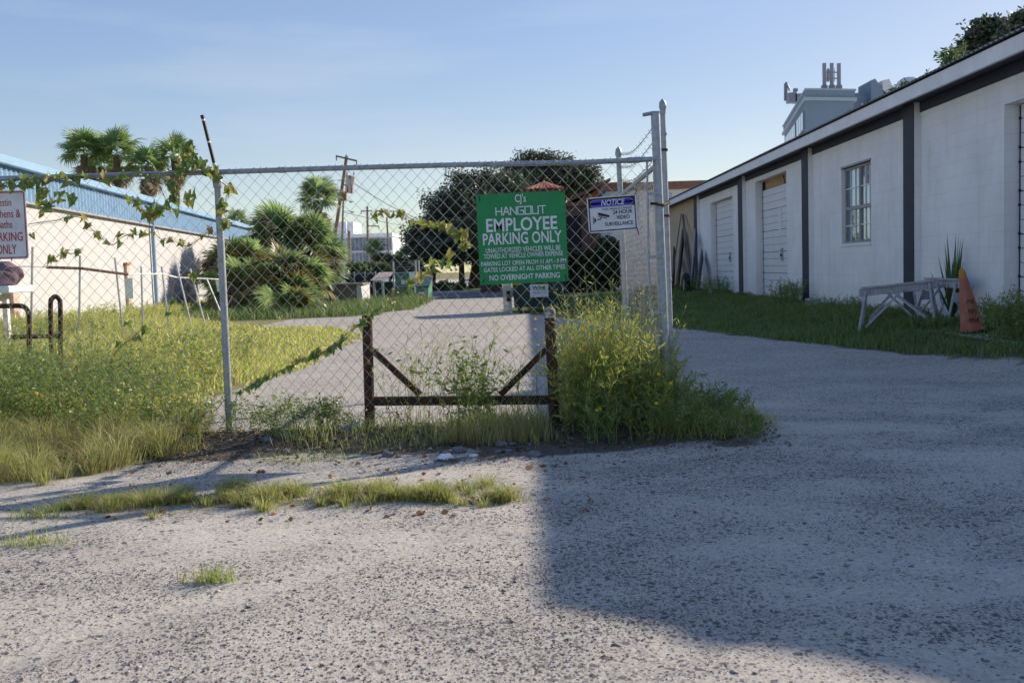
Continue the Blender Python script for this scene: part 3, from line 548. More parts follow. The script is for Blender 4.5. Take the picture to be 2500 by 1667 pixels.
# ================================================================== PALE BUILDING, BRICK HALL, CUPOLA (behind)
pb = thing('flat_roofed_shed', 'pale flat roofed block building with brown parapet behind the side fence', 'building', (6, 50, 0))
xL = P(1482, 560, 46)[0]; xR = 9.5; zt = P(1560, 446, 46)[2]
MB().box((xL, 46, -.2), (xR, 56, zt-.35)).build('wall', M['palewall'], pb)
MB().box((xL-.1, 45.85, zt-.35), (xR+.1, 56.1, zt)).build('parapet', M['browntrim'], pb)
MB().box((xL-.02, 45.93, 0), (xL+.12, 46.0, zt-.36)).build('corner_trim', M['bluetrim'], pb)
for q in range(3): MB().box((xL+.5+q*1.5, 45.97, zt-1.3), (xL+1.5+q*1.5, 46.0, zt-.5)).build('vent_panel', M['towertrim'], pb)
bh = thing('brick_hall', 'brown brick hall with orange gable behind the dark hedge', 'building', (2.5, 52, 0))
z3 = zm(960, 340, 3.41)
def Z3(x, y, Y): a_ = z3(x, y); return P(a_[0], a_[1], Y)
bx0 = Z3(1330, 600, 50)[0]; bx1 = xL + .6; bz = Z3(1450, 560, 50)[2]
MB().box((bx0, 50, -.2), (bx1, 60, bz)).build('wall', M['brick'], bh)
MB().box((bx0-.15, 49.8, bz), (bx1, 60.1, bz+.18)).build('eave', M['browntrim'], bh)
o0 = Z3(1440, 640, 49.9); o1 = Z3(1570, 900, 49.9)
MB().box((o0[0], 49.95, o1[2]), (o1[0], 49.99, o0[2])).build('dark_opening', M['glassdark'], bh)
for q in range(4): x_ = o1[0] + .35 + q*.55; MB().box((x_, 49.93, 0), (x_+.12, 49.99, bz-.05)).build('brick_pier', M['brick'], bh)
A_, B_, C_ = Z3(1500, 553, 51), Z3(1800, 365, 51), Z3(1840, 553, 51)
gm = MB(); pr = [(A_[0], bz+.181), (B_[0], B_[2]), (C_[0]+.6, B_[2]), (C_[0]+.6, bz+.181)]
gm.add([(x, 50.6, z) for x, z in pr] + [(x, 58, z) for x, z in pr], [(0,1,2,3), (7,6,5,4), (0,4,5,1), (1,5,6,2)]); gm.build('gable', M['copper'], bh)
gm = MB(); off_ = .16; gm.add([(A_[0]-.3, 50.3, bz+.2), (B_[0], 50.3, B_[2]+.05), (B_[0], 58.2, B_[2]+.05), (A_[0]-.3, 58.2, bz+.2), (A_[0]-.3, 50.3, bz+.2+off_), (B_[0], 50.3, B_[2]+.05+off_), (B_[0], 58.2, B_[2]+.05+off_), (A_[0]-.3, 58.2, bz+.2+off_)], [(0,3,2,1),(4,5,6,7),(0,1,5,4),(1,2,6,5),(2,3,7,6),(3,0,4,7)]); gm.build('gable_roof', M['browntrim'], bh)
cp = thing('roof_cupola', 'small coral hipped metal roof rising above the green sign', 'roof', (Z3(1250, 400, 55)[0], 55, 0))
ca, cb2, cc = Z3(1100, 428, 55), Z3(1418, 425, 55), Z3(1243, 348, 55); hw = (cb2[0]-ca[0])/2; cx = (ca[0]+cb2[0])/2; cz0 = ca[2]
MB().add([(cx-hw, 55-hw, cz0), (cx+hw, 55-hw, cz0), (cx+hw, 55+hw, cz0), (cx-hw, 55+hw, cz0), (cx, 55, cc[2])], [(0,1,4), (1,2,4), (2,3,4), (3,0,4), (3,2,1,0)]).build('hip_roof', M['terracotta'], cp)
for q in range(-4, 5):
    f_ = q/4.5; MB().bar((cx+hw*f_, 55-hw, cz0+.03), (cx+hw*f_*(abs(f_)), 55-hw*abs(f_), cz0+.03+(cc[2]-cz0)*(1-abs(f_))), .05, .06).build('seam', M['terracotta'], cp)
MB().box((cx-hw*.75, 55-hw*.75, 0), (cx+hw*.75, 55+hw*.75, cz0-.02)).build('wall', M['brick'], cp)
# ================================================================== TOWER BLOCK (far right)
tb = thing('tower_block', 'blue grey high rise with rooftop antennas behind the warehouse roof', 'building', (48, 160, 0))
z7 = zm(1880, 140, 6.19)
TY = 150.0
def T(x, y, Y=TY): a_ = z7(x, y); return P(a_[0], a_[1], Y)
c0 = T(560, 660); c1 = T(1330, 640); ct = T(560, 500)[2]; lt = T(220, 900)
# left face recedes: left corner further back
fY = 190.0; lf = T(215, 900, fY); 
def quadbox(mb, A, B, C_, z0, z1):    # A near corner, B right end of front face, C left far corner (xy)
    Dd = (B[0]+C_[0]-A[0], B[1]+C_[1]-A[1]); p = [A, B, Dd, C_]
    return mb.hexa([(x, y, z0) for x, y in p] + [(x, y, z1) for x, y in p])
A2 = (c0[0], TY); B2 = (c1[0], TY+2); C2 = (lf[0], fY); zc_ = c0[2]
quadbox(MB(), A2, B2, C2, -1, zc_).build('body', M['towergrey'], tb)
def off(A, B, C_, d):
    A = np.array(A); B = np.array(B); C_ = np.array(C_); u = (B-A)/np.linalg.norm(B-A); v = (C_-A)/np.linalg.norm(C_-A)
    return tuple(A-u*d-v*d), tuple(B+u*d-v*d), tuple(C_-u*d+v*d)
quadbox(MB(), *off(A2, B2, C2, .5), zc_+.01, zc_+.5).build('ledge', M['towertrim'], tb)
quadbox(MB(), *off(A2, B2, C2, .2), zc_+.5, ct).build('parapet', M['towergrey'], tb)
quadbox(MB(), *off(A2, B2, C2, .4), ct, ct+.25).build('coping', M['towertrim'], tb)
ua = np.array([C2[0]-A2[0], C2[1]-A2[1]]); Lf = np.linalg.norm(ua); ua /= Lf; un = np.array([ua[1], -ua[0]]); 
if un[0] > 0: un = -un
for lev in range(5):
    zt_ = zc_ - 1.0 - lev*4.2
    for (f0, f1, np_) in [(.08, .34, 3), (.40, .86, 6)]:
        q0 = np.array(A2)+ua*Lf*f0; q1 = np.array(A2)+ua*Lf*f1
        wbx = MB(); wbx.hexa([tuple(q0)+(zt_-2.8,), tuple(q1)+(zt_-2.8,), tuple(q1+un*.25)+(zt_-2.8,), tuple(q0+un*.25)+(zt_-2.8,), tuple(q0)+(zt_,), tuple(q1)+(zt_,), tuple(q1+un*.25)+(zt_,), tuple(q0+un*.25)+(zt_,)])
        wi = wbx.build('window', M['antenna'], tb)
        for k in range(np_):
            g0 = q0+(q1-q0)*(k+.08)/np_; g1 = q0+(q1-q0)*(k+.92)/np_; pm = MB()
            pm.hexa([tuple(g0+un*.25)+(zt_-2.7,), tuple(g1+un*.25)+(zt_-2.7,), tuple(g1+un*.32)+(zt_-2.7,), tuple(g0+un*.32)+(zt_-2.7,), tuple(g0+un*.25)+(zt_-.1,), tuple(g1+un*.25)+(zt_-.1,), tuple(g1+un*.32)+(zt_-.1,), tuple(g0+un*.32)+(zt_-.1,)]); pm.build('pane', M['tower_glass'], wi)
bA, bB = T(1310, 540, TY+10), T(1700, 540, TY+10)
MB().box((bA[0]-2, TY+10, -1), (bB[0]+8, TY+30, bA[2])).build('rear_wing', M['towergrey'], tb)
for (xa, xb, xc, ytop) in [(1525, 1590, 1740, 325), (1700, 1800, 1900, 330)]:
    p0 = T(xa, 350, TY+8); p1 = T(xb, ytop, TY+8); p2 = T(xc, 540, TY+8); bt_ = bA[2]-3
    pr = [(p0[0], bt_), (p0[0], p0[2]), (p1[0], p1[2]), (p2[0], p2[2]), (p2[0], bt_)]; n_ = 5
    MB().add([(x, TY+8, z) for x, z in pr] + [(x, TY+14, z) for x, z in pr], [(0,4,3,2,1), (5,6,7,8,9)] + [(i, (i+1) % n_, (i+1) % n_+n_, i+n_) for i in range(n_)]).build('stair_bulkhead', M['towergrey'] if xa < 1600 else M['towerwhite'], tb)
pz = T(1700, 420, TY+20); MB().lathe((T(2110, 400, TY+20)[0], TY+20, T(2110, 298, TY+20)[2]-10), [(2.2, 0), (2.2, 8.6), (1.9, 9.3), (1.2, 9.8), (.1, 10)], 20).build('roof_dome', M['towerwhite'], tb, smooth=True)
for k, (x, yt, yb, wd) in enumerate([(820, 145, 495, .34), (877, 170, 370, .5), (932, 145, 490, .38), (975, 160, 370, .12), (1040, 150, 490, .45)]):
    an = thing('rooftop_antenna', ['leftmost tall antenna mast of the rack on the tower roof', 'short panel antenna second from left on the tower rack', 'middle tall antenna mast of the rack on the tower roof', 'thinnest rod of the antenna rack on the tower roof', 'rightmost and thickest antenna of the rack on the tower roof'][k], 'antenna', T(x, yb, TY+3), 'rooftop antennas')
    a0, a1 = T(x, yb, TY+3), T(x, yt, TY+3); a0[2] -= 0 if k in (1, 3) else 1.2
    MB().tube([a0, a0*.15+a1*.85, a1], [wd*.45, wd*.45, wd*.2], 6).build('mast', M['antenna'], an)
    if k in (0, 2, 4):
        MB().box(a0*.75+a1*.25-np.array((.42, .3, .7)), a0*.75+a1*.25+np.array((.42, .3, .7))).build('radio_box', M['antenna'], an)
        MB().box(a0*.3+a1*.7-np.array((.24, .2, 1.9)), a0*.3+a1*.7+np.array((.24, .2, 1.9))).build('panel', M['antenna'], an)
rk = thing('antenna_rack', 'thin horizontal bars joining the tower antennas', 'rack', T(930, 330, TY+3.5))
for y in (232, 322): MB().tube([T(805, y, TY+3.5), T(1055, y, TY+3.5)], .1, 5).build('bar', M['antenna'], rk)
la = thing('antenna_cluster', 'cluster of antennas at the left corner of the tower roof', 'antenna', T(240, 640, fY-4))
for x, yt in ((220, 400), (238, 375), (255, 380)): MB().tube([T(x, 660, fY-4), T(x, yt, fY-4)], .13, 6).build('mast', M['antenna'], la)
MB().tube([T(262, 420, fY-4), T(300, 510, fY-4)], .2, 5).build('brace', M['antenna'], la)
MB().box(T(285, 680, fY-6), T(360, 560, fY-4)).build('equipment_box', M['antenna'], la)
MB().box(T(385, 680, fY-6), T(440, 575, fY-4)).build('equipment_box', M['antenna'], la)
for x in (370, 400): MB().tube([T(x-15, 560, fY-6), T(x-10, 480, fY-6), T(x+5, 470, fY-6), T(x+12, 520, fY-6)], .15, 5).build('pipe', M['antenna'], la)
# ================================================================== FAR WHITE BUILDING (left of centre)
z2 = zm(480, 340, 3.41)
def Z2(x, y, Y): a_ = z2(x, y); return P(a_[0], a_[1], Y)
FY = 140.0
fb = thing('white_apartment_block', 'white flat roofed block with blue grey glazing beyond the trees', 'building', (Z2(1450, 900, FY)[0], FY, 0))
a0, a1 = Z2(1270, 800, FY), Z2(1630, 800, FY)
MB().box((a0[0], FY, -3), (a1[0], FY+10, a0[2])).build('body', M['farwhite'], fb)
MB().box((a0[0]-.3, FY-1.6, a0[2]-.35), (a1[0]+.2, FY+10.1, a0[2]+.1)).build('roof_slab', M['farwhite'], fb)
for (x0_, x1_, y0_, y1_) in [(1290, 1415, 822, 928), (1440, 1620, 822, 928), (1290, 1415, 945, 1035), (1440, 1620, 945, 1035)]:
    p0, p1 = Z2(x0_, y1_, FY-.05), Z2(x1_, y0_, FY-.05); wi = MB().box((p0[0], FY-.12, p0[2]), (p1[0], FY-.02, p1[2])).build('window', M['farglass'], fb)
    for k in range(1, 4): x_ = p0[0]+(p1[0]-p0[0])*k/4; MB().box((x_-.06, FY-.17, p0[2]), (x_+.06, FY-.12, p1[2])).build('mullion', M['towertrim'], wi)
p0, p1 = Z2(1275, 940, FY), Z2(1630, 930, FY); MB().box((p0[0], FY-1.5, p0[2]), (p1[0], FY-.2, p1[2])).build('balcony', M['farwhite'], fb)
p0, p1 = Z2(1165, 700, FY+5), Z2(1275, 700, FY+5); MB().box((p0[0], FY+2, -3), (p1[0], FY+8, p0[2])).build('stair_tower', M['farwhite'], fb)
p0, p1 = Z2(1275, 700, FY+5), Z2(1312, 700, FY+5); MB().box((p0[0], FY+3, -3), (p1[0]+.2, FY+10, p0[2]+.1)).build('chimney', M['farwhite'], fb)
fw = thing('white_side_block', 'plain bright white block right of the glazed apartment block', 'building', (Z2(1690, 900, 152)[0], 152, 0))
p0, p1 = Z2(1625, 830, 152), Z2(1700, 830, 152); MB().box((p0[0], 152, -3), (p1[0], 165, p0[2])).build('wall', M['farwhite'], fw)
p0, p1 = Z2(1690, 905, 151), Z2(1722, 905, 151); MB().box((p0[0], 151, -3), (p1[0], 160, p0[2])).build('annex', M['farwhite'], fw)
# ================================================================== CHAIN LINK FENCE (front)
FYY = 7.0
fence = thing('chain_link_fence', 'chain link fence with galvanised top rail closing off the drive', 'fence', (-1.6, FYY, 0))
rp_ = [D(-60, 412.5, FYY), D(0, 410.5, FYY), D(250, 403, FYY), D(505, 395.5, FYY), D(760, 387, FYY), D(1050, 379, FYY), D(1335, 373.5, FYY), D(1425, 369.5, FYY), D(1497, 366, FYY)]
rp_ = [np.array((-6.2, FYY, rp_[0][2]+.02))] + rp_
MB().tube(rp_, .0185, 10).build('top_rail', M['galv'], fence, smooth=True)
for a_, b_ in [((1440, 368.8), (1470, 367.3)), ((640, 391), (655, 390.5))]:
    MB().tube([D(*a_, FYY), D(*b_, FYY)], .0215, 10).build('rail_sleeve', M['galv'], fence, smooth=True)
pt = D(500, 412, FYY+.01); pbm = D(528, 985, FYY+.03)
post = MB().tube([pt, pbm, pbm + (pbm-pt)*.03], .0265, 12).build('line_post', M['galv'], fence, smooth=True)
cp0 = D(498.5, 405, FYY+.005); cp1 = D(500.5, 432, FYY+.01)
MB().tube([cp0, cp0*.8+cp1*.2, cp0*.25+cp1*.75, cp1], [.026, .034, .034, .031], 12).build('post_cap', M['galv'], fence, smooth=True)
ex0, ex1 = D(500, 408, FYY), D(465, 268, FYY)
arm = MB().tube([ex0, ex1], .0125, 8).build('extension_arm', M['darkpipe'], fence, smooth=True)
for f in (.06, .42, .78):
    # each pale mark is a wire slot worn to bare metal
    c = ex1*(1-f)+ex0*f; d_ = (ex0-ex1)/np.linalg.norm(ex0-ex1); MB().tube([c-d_*.006, c+d_*.006], .0131, 8).build('wire_slot', M['whitepaint'], arm)
MB().tube([ex1 - (ex0-ex1)*.02, ex1 + (ex0-ex1)*.02], .0145, 8).build('arm_tip', M['darkpipe'], arm)
# woven mesh: vertical zigzag strands
def chain(axis_pts, z_of, p, v, rows, wr, name, parent, mat, warp, nrm):
    """axis_pts(s)->xy along the fence; strands zigzag between neighbouring half columns"""
    S = axis_pts; Vs = []; Fs = []; base = 0
    q = np.array([(1, 0), (0, 1), (-1, 0), (0, -1)])
    ncol = S
    for k in range(ncol):
        pts = []
        for i in range(rows+1):
            col = k + (i + k) % 2
            pts.append(warp(col*p/2, i*v/2, (1 if (i+k) % 2 else -1)))
        pts = np.array(pts)
        for i, pp in enumerate(pts):
            d = pts[min(i+1, rows)] - pts[max(i-1, 0)]; d /= np.linalg.norm(d)
            a_ = nrm - d*np.dot(nrm, d); a_ /= np.linalg.norm(a_); b_ = np.cross(d, a_)
            Vs.append(pp[None] + wr*(q[:, :1]*a_ + q[:, 1:]*b_))
        i = np.arange(rows)[:, None]; j = np.arange(4)[None]
        a0 = base + i*4 + j; a1 = base + i*4 + (j+1) % 4
        Fs.append(np.stack([a0, a1, a1+4, a0+4], -1).reshape(-1, 4)); base += 4*(rows+1)
    return np_mesh(name, np.concatenate(Vs), np.concatenate(Fs), mat, parent)
rail_x = np.array([p_[0] for p_ in rp_]); rail_z = np.array([p_[2] for p_ in rp_])
def fwarp(s, t, side):
    x = -5.6 + s; zt = np.interp(x, rail_x, rail_z) + .022 - (.03 if x < -2.1 else 0)
    x2 = x + .035*(fbm(x*1.1, t*1.3, 61)-.47) + .02*(t/1.8)*math.sin(x*2.1)
    f = t/1.84; tt = t*(1 + .03*f) 
    z = zt - tt + .02*(fbm(x*2, t*2, 67)-.47)*f
    y = FYY - .022 + .0022*side + .05*(fbm(x*1.5, t*1.5, 71)-.47)*math.sin(math.pi*min(1, f)) + .10*max(0, f-.8)*(fbm(x*3, 1, 73)-.5)
    return np.array((x2, y, max(z, -.0)))
chain(int(6.47/.0435), None, .087, .0925, 39, .0017, 'wire_mesh', fence, M['wire'], fwarp, np.array((0, 1., 0)))['kind'] = 'stuff'
# rail ties
tie = MB()
for x in np.arange(-2.0, .85, .174):
    z = np.interp(x, rail_x, rail_z); tie.tube([(x-.012, FYY-.024, z-.022), (x-.004, FYY-.024, z+.004), (x+.004, FYY-.016, z+.026), (x+.010, FYY-.004, z+.034)], .0019, 4)
tie.build('rail_ties', M['wire'], fence)['kind'] = 'stuff'
tb_ = MB().tube([D(1486, 372, FYY-.02), D(1490, 600, FYY-.02), D(1502, 860, FYY-.02)], .0075, 6); tb_.build('tension_bar', M['galv'], fence)
# gate post with latch arm
z4 = zm(1400, 220, 3.136)
def Z4(x, y, Y): a_ = z4(x, y); return P(a_[0], a_[1], Y)
gp = thing('gate_post', 'thick galvanised gate post with a short bent arm on top', 'post', D(1532, 930, FYY+.03))
gt = Z4(626, 180, FYY+.02); gb = D(1533, 955, FYY+.04); gb[2] = -.05
MB().tube([gt, gb], [.031, .035], 14).build('post', M['galv'], gp, smooth=True)
MB().tube([gt + np.array((.028, 0, .001)), gt + np.array((-.02, 0, .003)), Z4(530, 192, FYY+.02)], [.016, .0145, .0125], 8).build('latch_arm', M['galv'], gp, smooth=True)
for y in (525, 793, 1275, 1700, 1960):
    xx = 626 + (y-180)*.0265; MB().tube([Z4(xx, y-10, FYY+.02), Z4(xx, y+10, FYY+.02)], .037, 12).build('band', M['galv'], gp, smooth=True)
    MB().bar(Z4(xx-8, y, FYY-.012), Z4(xx-75, y+2, FYY-.012), .006, .02).build('band_strap', M['galv'], gp)
cpost = thing('corner_post', 'tall galvanised corner post with pointed cap right of the gate post', 'post', D(1542, 930, FYY+.15))
CY = FYY+.14; t0 = Z4(684, 150, CY); t1 = D(1544, 925, CY); t1[2] = -.05
MB().tube([t0, t1], [.0195, .026], 12).build('post', M['galv'], cpost, smooth=True)
u_ = (t0-t1)/np.linalg.norm(t0-t1)
MB().tube([t0-u_*.03, t0+u_*.005, t0+u_*.012, t0+u_*.05, t0+u_*.065, t0+u_*.075], [.022, .022, .027, .024, .012, .002], 12).build('acorn_cap', M['galv'], cpost, smooth=True)
for f, m_ in ((.075, M['galv']), (.125, M['rust']), (.33, M['rust']), (.53, M['galv']), (.72, M['galv'])):
    c = t0*(1-f)+t1*f; MB().tube([c+u_*.008, c-u_*.008], .0275, 10).build('band', m_, cpost, smooth=True)
c = Z4(640, 868, FYY+.0); lw = MB().tube([Z4(590, 868, FYY-.02), Z4(640, 872, FYY-.03), Z4(690, 880, FYY), Z4(735, 862, CY-.03), Z4(738, 850, CY)], .011, 6)
tag(lw.build('tie_chain', M['rust']), 'rusty tie chain binding the gate post to the corner post', 'chain')
# ------------------------------------------------ side fence running back along the lot
sf = thing('side_fence', 'chain link side fence with barbed wire running back from the corner post', 'fence', (t1[0], 9, 0))
SX = 1.0
MB().tube([(SX, 7.18, 1.86), (SX+.0, 8.6, 1.85), (SX-.02, 10.6, 1.82)], .021, 10).build('top_rail', M['galv'], sf, smooth=True)
sp0 = P(1510, 376, 10.6); sp1 = sp0.copy(); sp1[2] = -.1; sp1[0] += .06
MB().tube([sp0, sp1], .028, 10).build('line_post', M['galv'], sf, smooth=True)
MB().tube([sp0-np.array((0, 0, .02)), sp0+np.array((0, 0, .01)), sp0+np.array((0, 0, .05)), sp0+np.array((0, 0, .075))], [.034, .036, .028, .003], 10).build('acorn_cap', M['galv'], sf, smooth=True)
def barb_wire(a_, b_):
    m_ = MB(); a_ = np.array(a_); b_ = np.array(b_); n_ = 26; L_ = [a_*(1-t)+b_*t - np.array((0, 0, .06*math.sin(math.pi*t))) + np.array((0, .004*math.sin(t*90), .004*math.cos(t*90))) for t in np.linspace(0, 1, n_)]
    m_.tube(L_, .0028, 4)
    for t in range(1, n_, 2):
        c = L_[t]
        for s in (-1, 1): m_.tube([c - np.array((.012*s, .012, .017)), c, c + np.array((.012*s, -.012, .017))], .0018, 3)
    return m_.build('barbed_wire', M['barb'], sf)
for (ya, yb) in ((300, 492), (415, 590), (555, 690)):
    barb_wire(Z4(598, ya, FYY+.05), Z4(362, yb, 10.6))
def swarp(s, t, side):
    y = 7.2 + s; x = SX - .02*s/3.4 + .02 + .0022*side + .04*(fbm(y*2, t*2, 81)-.5); return np.array((x, y + .02*math.sin(t*5), 1.86-.02*s/3 - t))
chain(int(3.4/.0435), None, .087, .0925, 38, .0012, 'wire_mesh', sf, M['wire'], swarp, np.array((1., 0, 0)))['kind'] = 'stuff'
# ================================================================== SIGNS
def text_mesh(s, x0, x1, z0, z1, bold=0.0, shear=0.0, y=0.0, ext=.0006):
    cu_ = bpy.data.curves.new('t', 'FONT'); cu_.body = s; cu_.size = 1; cu_.offset = bold; cu_.shear = shear; cu_.resolution_u = 3; cu_.fill_mode = 'FRONT'
    ob = bpy.data.objects.new('t', cu_); COL.objects.link(ob); dg = bpy.context.evaluated_depsgraph_get(); dg.update()
    me = bpy.data.meshes.new_from_object(ob.evaluated_get(dg)); bpy.data.objects.remove(ob)
    v = np.empty(len(me.vertices)*3, np.float32); me.vertices.foreach_get('co', v); v = v.reshape(-1, 3).astype(float)
    mn, mxx = v[:, :2].min(0), v[:, :2].max(0); q = np.zeros_like(v)
    q[:, 0] = x0 + (v[:, 0]-mn[0])/(mxx[0]-mn[0])*(x1-x0); q[:, 2] = z0 + (v[:, 1]-mn[1])/(mxx[1]-mn[1])*(z1-z0); q[:, 1] = y
    me.vertices.foreach_set('co', q.astype(np.float32).ravel()); me.materials.clear(); me.update(); return me
def poly_plate(pts, y0, y1):
    n_ = len(pts); return MB().add([(x, y0, z) for x, z in pts] + [(x, y1, z) for x, z in pts], [tuple(range(n_)), tuple(range(2*n_-1, n_-1, -1))] + [(i, i+n_, (i+1) % n_+n_, (i+1) % n_) for i in range(n_)])
def rrect(x0, x1, z0, z1, r, n=6):
    o = []
    for cx_, cz_, a0 in ((x1-r, z0+r, -90), (x1-r, z1-r, 0), (x0+r, z1-r, 90), (x0+r, z0+r, 180)):
        for k in range(n+1): a_ = math.radians(a0+90*k/n); o.append((cx_+r*math.cos(a_), cz_+r*math.sin(a_)))
    return o
def part_local(name, mb, mat, parent):      # geometry given in the parent's own axes
    me = bpy.data.meshes.new(name); me.from_pydata([tuple(v) for v in mb.v], [], mb.f); me.update(); return link(name, me, mat, parent)
# green parking sign
def corners(tl, tr, bl, br, Y): return [D(*p_, Y) for p_ in (tl, tr, bl, br)]
def sign_root(name, label, cat, tl, tr, bl, br, Y, lean=0.0):
    a_, b_, c_, d_ = corners(tl, tr, bl, br, Y); W_ = (np.linalg.norm(b_-a_)+np.linalg.norm(d_-c_))/2; H_ = (np.linalg.norm(a_-c_)+np.linalg.norm(b_-d_))/2
    o = thing(name, label, cat, c_); ang = (math.atan2((b_-a_)[2], (b_-a_)[0]) + math.atan2((d_-c_)[2], (d_-c_)[0]))/2
    o.rotation_euler = (lean, -ang, 0); return o, W_, H_
gs, W_, H_ = sign_root('parking_sign', 'square green employee parking only sign tied to the fence', 'sign', (1090, 447), (1295, 438), (1103, 655), (1305, 645), FYY-.055)
me_ = MB(); n_ = 14
rows = [[(W_*i/n_, .004*math.sin(i/n_*5)*math.sin(j/n_*4), H_*j/n_) for i in range(n_+1)] for j in range(n_+1)]
part_local('panel', poly_plate(rrect(0, W_, 0, H_, .008, 3), 0, .003), M['greensign'], gs)
def letters(root, W_, H_, lines, mat):
    for (s, u0, u1, v0, v1, bold, shear) in lines: link('lettering', text_mesh(s, u0*W_, u1*W_, v0*H_, v1*H_, bold, shear, y=-.0016), mat, root)
letters(gs, W_, H_, [("CJ's", .437, .560, .868, .985, .01, 0), ('EMPLOYEE', .10, .90, .58, .730, .017, 0), ('PARKING ONLY', .055, .945, .437, .568, .016, 0),
  ('UNAUTHORIZED VEHICLES WILL BE', .08, .925, .350, .405, .008, 0), ('TOWED AT VEHICLE OWNER EXPENSE', .055, .95, .287, .340, .008, 0),
  ('PARKING LOT OPEN FROM 11 AM - 9 PM', .022, .982, .206, .256, .008, 0), ('GATES LOCKED AT ALL OTHER TIMES', .05, .968, .139, .189, .008, 0), ('NO OVERNIGHT PARKING', .11, .905, .043, .105, .012, 0)], M['signwhite'])
# squared techno letters of HANGOUT, drawn as strokes on a 2 x 3 grid
GL = dict(H=[(0,0,0,1),(1,0,1,1),(0,.5,1,.5)], A=[(0,0,.45,1),(.45,1,.6,1),(.6,1,1,0),(.2,.38,.82,.38)], N=[(0,0,0,1),(0,1,1,0),(1,0,1,1)], G=[(1,1,0,1),(0,1,0,0),(0,0,1,0),(1,0,1,.5),(1,.5,.5,.5)],
          O=[(0,0,0,1),(0,1,1,1),(1,1,1,0),(1,0,0,0)], U=[(0,1,0,0),(0,0,1,0),(1,0,1,1)], T=[(0,1,1,1),(.5,1,.5,0)])
hm = MB(); x0, x1, z0, z1 = .21*W_, .785*W_, .762*H_, .845*H_; cw = (x1-x0)/7
for i, ch in enumerate('HANGOUT'):
    for j, (a, b, c, d) in enumerate(GL[ch]):
        ox = x0 + i*cw + cw*.08; ww = cw*.80; yy_ = -.0012 - .0002*j
        A1 = np.array((ox+a*ww, yy_, z0+b*(z1-z0))); B1 = np.array((ox+c*ww, yy_, z0+d*(z1-z0))); dd = (B1-A1)/np.linalg.norm(B1-A1); hm.bar(A1-dd*.003, B1+dd*.003, .0004, .0072, np.cross(dd, (0, 1, 0)))
part_local('lettering', hm, M['signwhite'], gs)
def zips(root, pts):
    for (x, z, dx, dz) in pts: part_local('zip_tie', MB().tube([(x, -.004, z), (x+dx*.5, -.006, z+dz*.5), (x+dx, .004, z+dz)], .0028, 5), M['ziptie'], root)
zips(gs, [(.025, H_-.045, -.004, .04), (W_-.03, H_-.012, .018, .02), (.02, .015, .012, .028), (W_-.012, .005, -.012, .045)])
# notice sign
ns, W2, H2 = sign_root('notice_sign', 'white notice sign with blue header and camera symbol beside the gate post', 'sign', (1348.5, 454), (1461.5, 446), (1353, 536.5), (1466.5, 526.5), FYY-.05)
part_local('panel', poly_plate(rrect(0, W2, 0, H2, .004, 2), 0, .003), M['signgrey'], ns)
b1, b2 = .018*W2*1.5, .018*W2*2.6
bm = MB()
for r in ((b1, W2-b1, b1*.9, b2), (b1, W2-b1, H2-b2, H2-b1*.9), (b1, b2, b2, H2-b2), (W2-b2, W2-b1, b2, H2-b2)): bm.box((r[0], -.0012, r[2]), (r[1], -.0002, r[3]))
part_local('border', bm, M['signblack'], ns)
part_local('header', MB().box((b2, -.0011, .705*H2), (W2-b2, -.0002, H2-b2)), M['signblack'], ns)
part_local('header_pill', poly_plate(rrect(b2+.004, W2-b2-.004, .715*H2, H2-b2-.0045, .03, 8), -.0015, -.0008), M['signgrey'], ns)
part_local('header_pill', poly_plate(rrect(b2+.006, W2-b2-.006, .715*H2+.002, H2-b2-.0065, .028, 8), -.0019, -.0012), M['signblue'], ns)
for (s, u0, u1, v0, v1, bold, shear, m_) in [('NOTICE', .285, .765, .745, .905, .012, .22, M['signwhite']), ('THIS AREA IS UNDER', .285, .91, .615, .672, .0, 0, M['signblack']), ('24 HOUR', .51, .905, .485, .595, .016, 0, M['signblack']), ('VIDEO', .575, .845, .335, .445, .014, 0, M['signblack']), ('SURVEILLANCE', .335, .905, .165, .275, .012, 0, M['signblack'])]:
    link('lettering', text_mesh(s, u0*W2, u1*W2, v0*H2, v1*H2, bold, shear, y=-.0022), m_, ns)
def uv(u, v): return (u*W2, -.0016, v*H2)
ic = MB(); 
def fpoly(pts, dy=0): ic.add([(u*W2, -.0016+dy, v*H2) for u, v in pts] + [(u*W2, -.0006+dy, v*H2) for u, v in pts], [tuple(range(len(pts)))])
fpoly([(.205, .545), (.215, .485), (.425, .41), (.442, .465), (.225, .565)]); fpoly([(.19, .475), (.20, .455), (.385, .375), (.38, .40), (.225, .465)], -.0001)
fpoly([(.265, .435), (.285, .425), (.255, .355), (.185, .355), (.185, .385), (.245, .385)], -.0002); fpoly([(.10, .46), (.112, .46), (.112, .245), (.10, .245)]); fpoly([(.125, .43), (.155, .40), (.165, .355), (.155, .31), (.125, .275)], -.0001)
part_local('camera_symbol', ic, M['signblack'], ns)
zips(ns, [(.008, H2-.006, .008, .02), (W2-.01, H2-.004, .02, .03), (W2-.008, .012, .01, -.05), (.006, .008, -.006, -.02)])
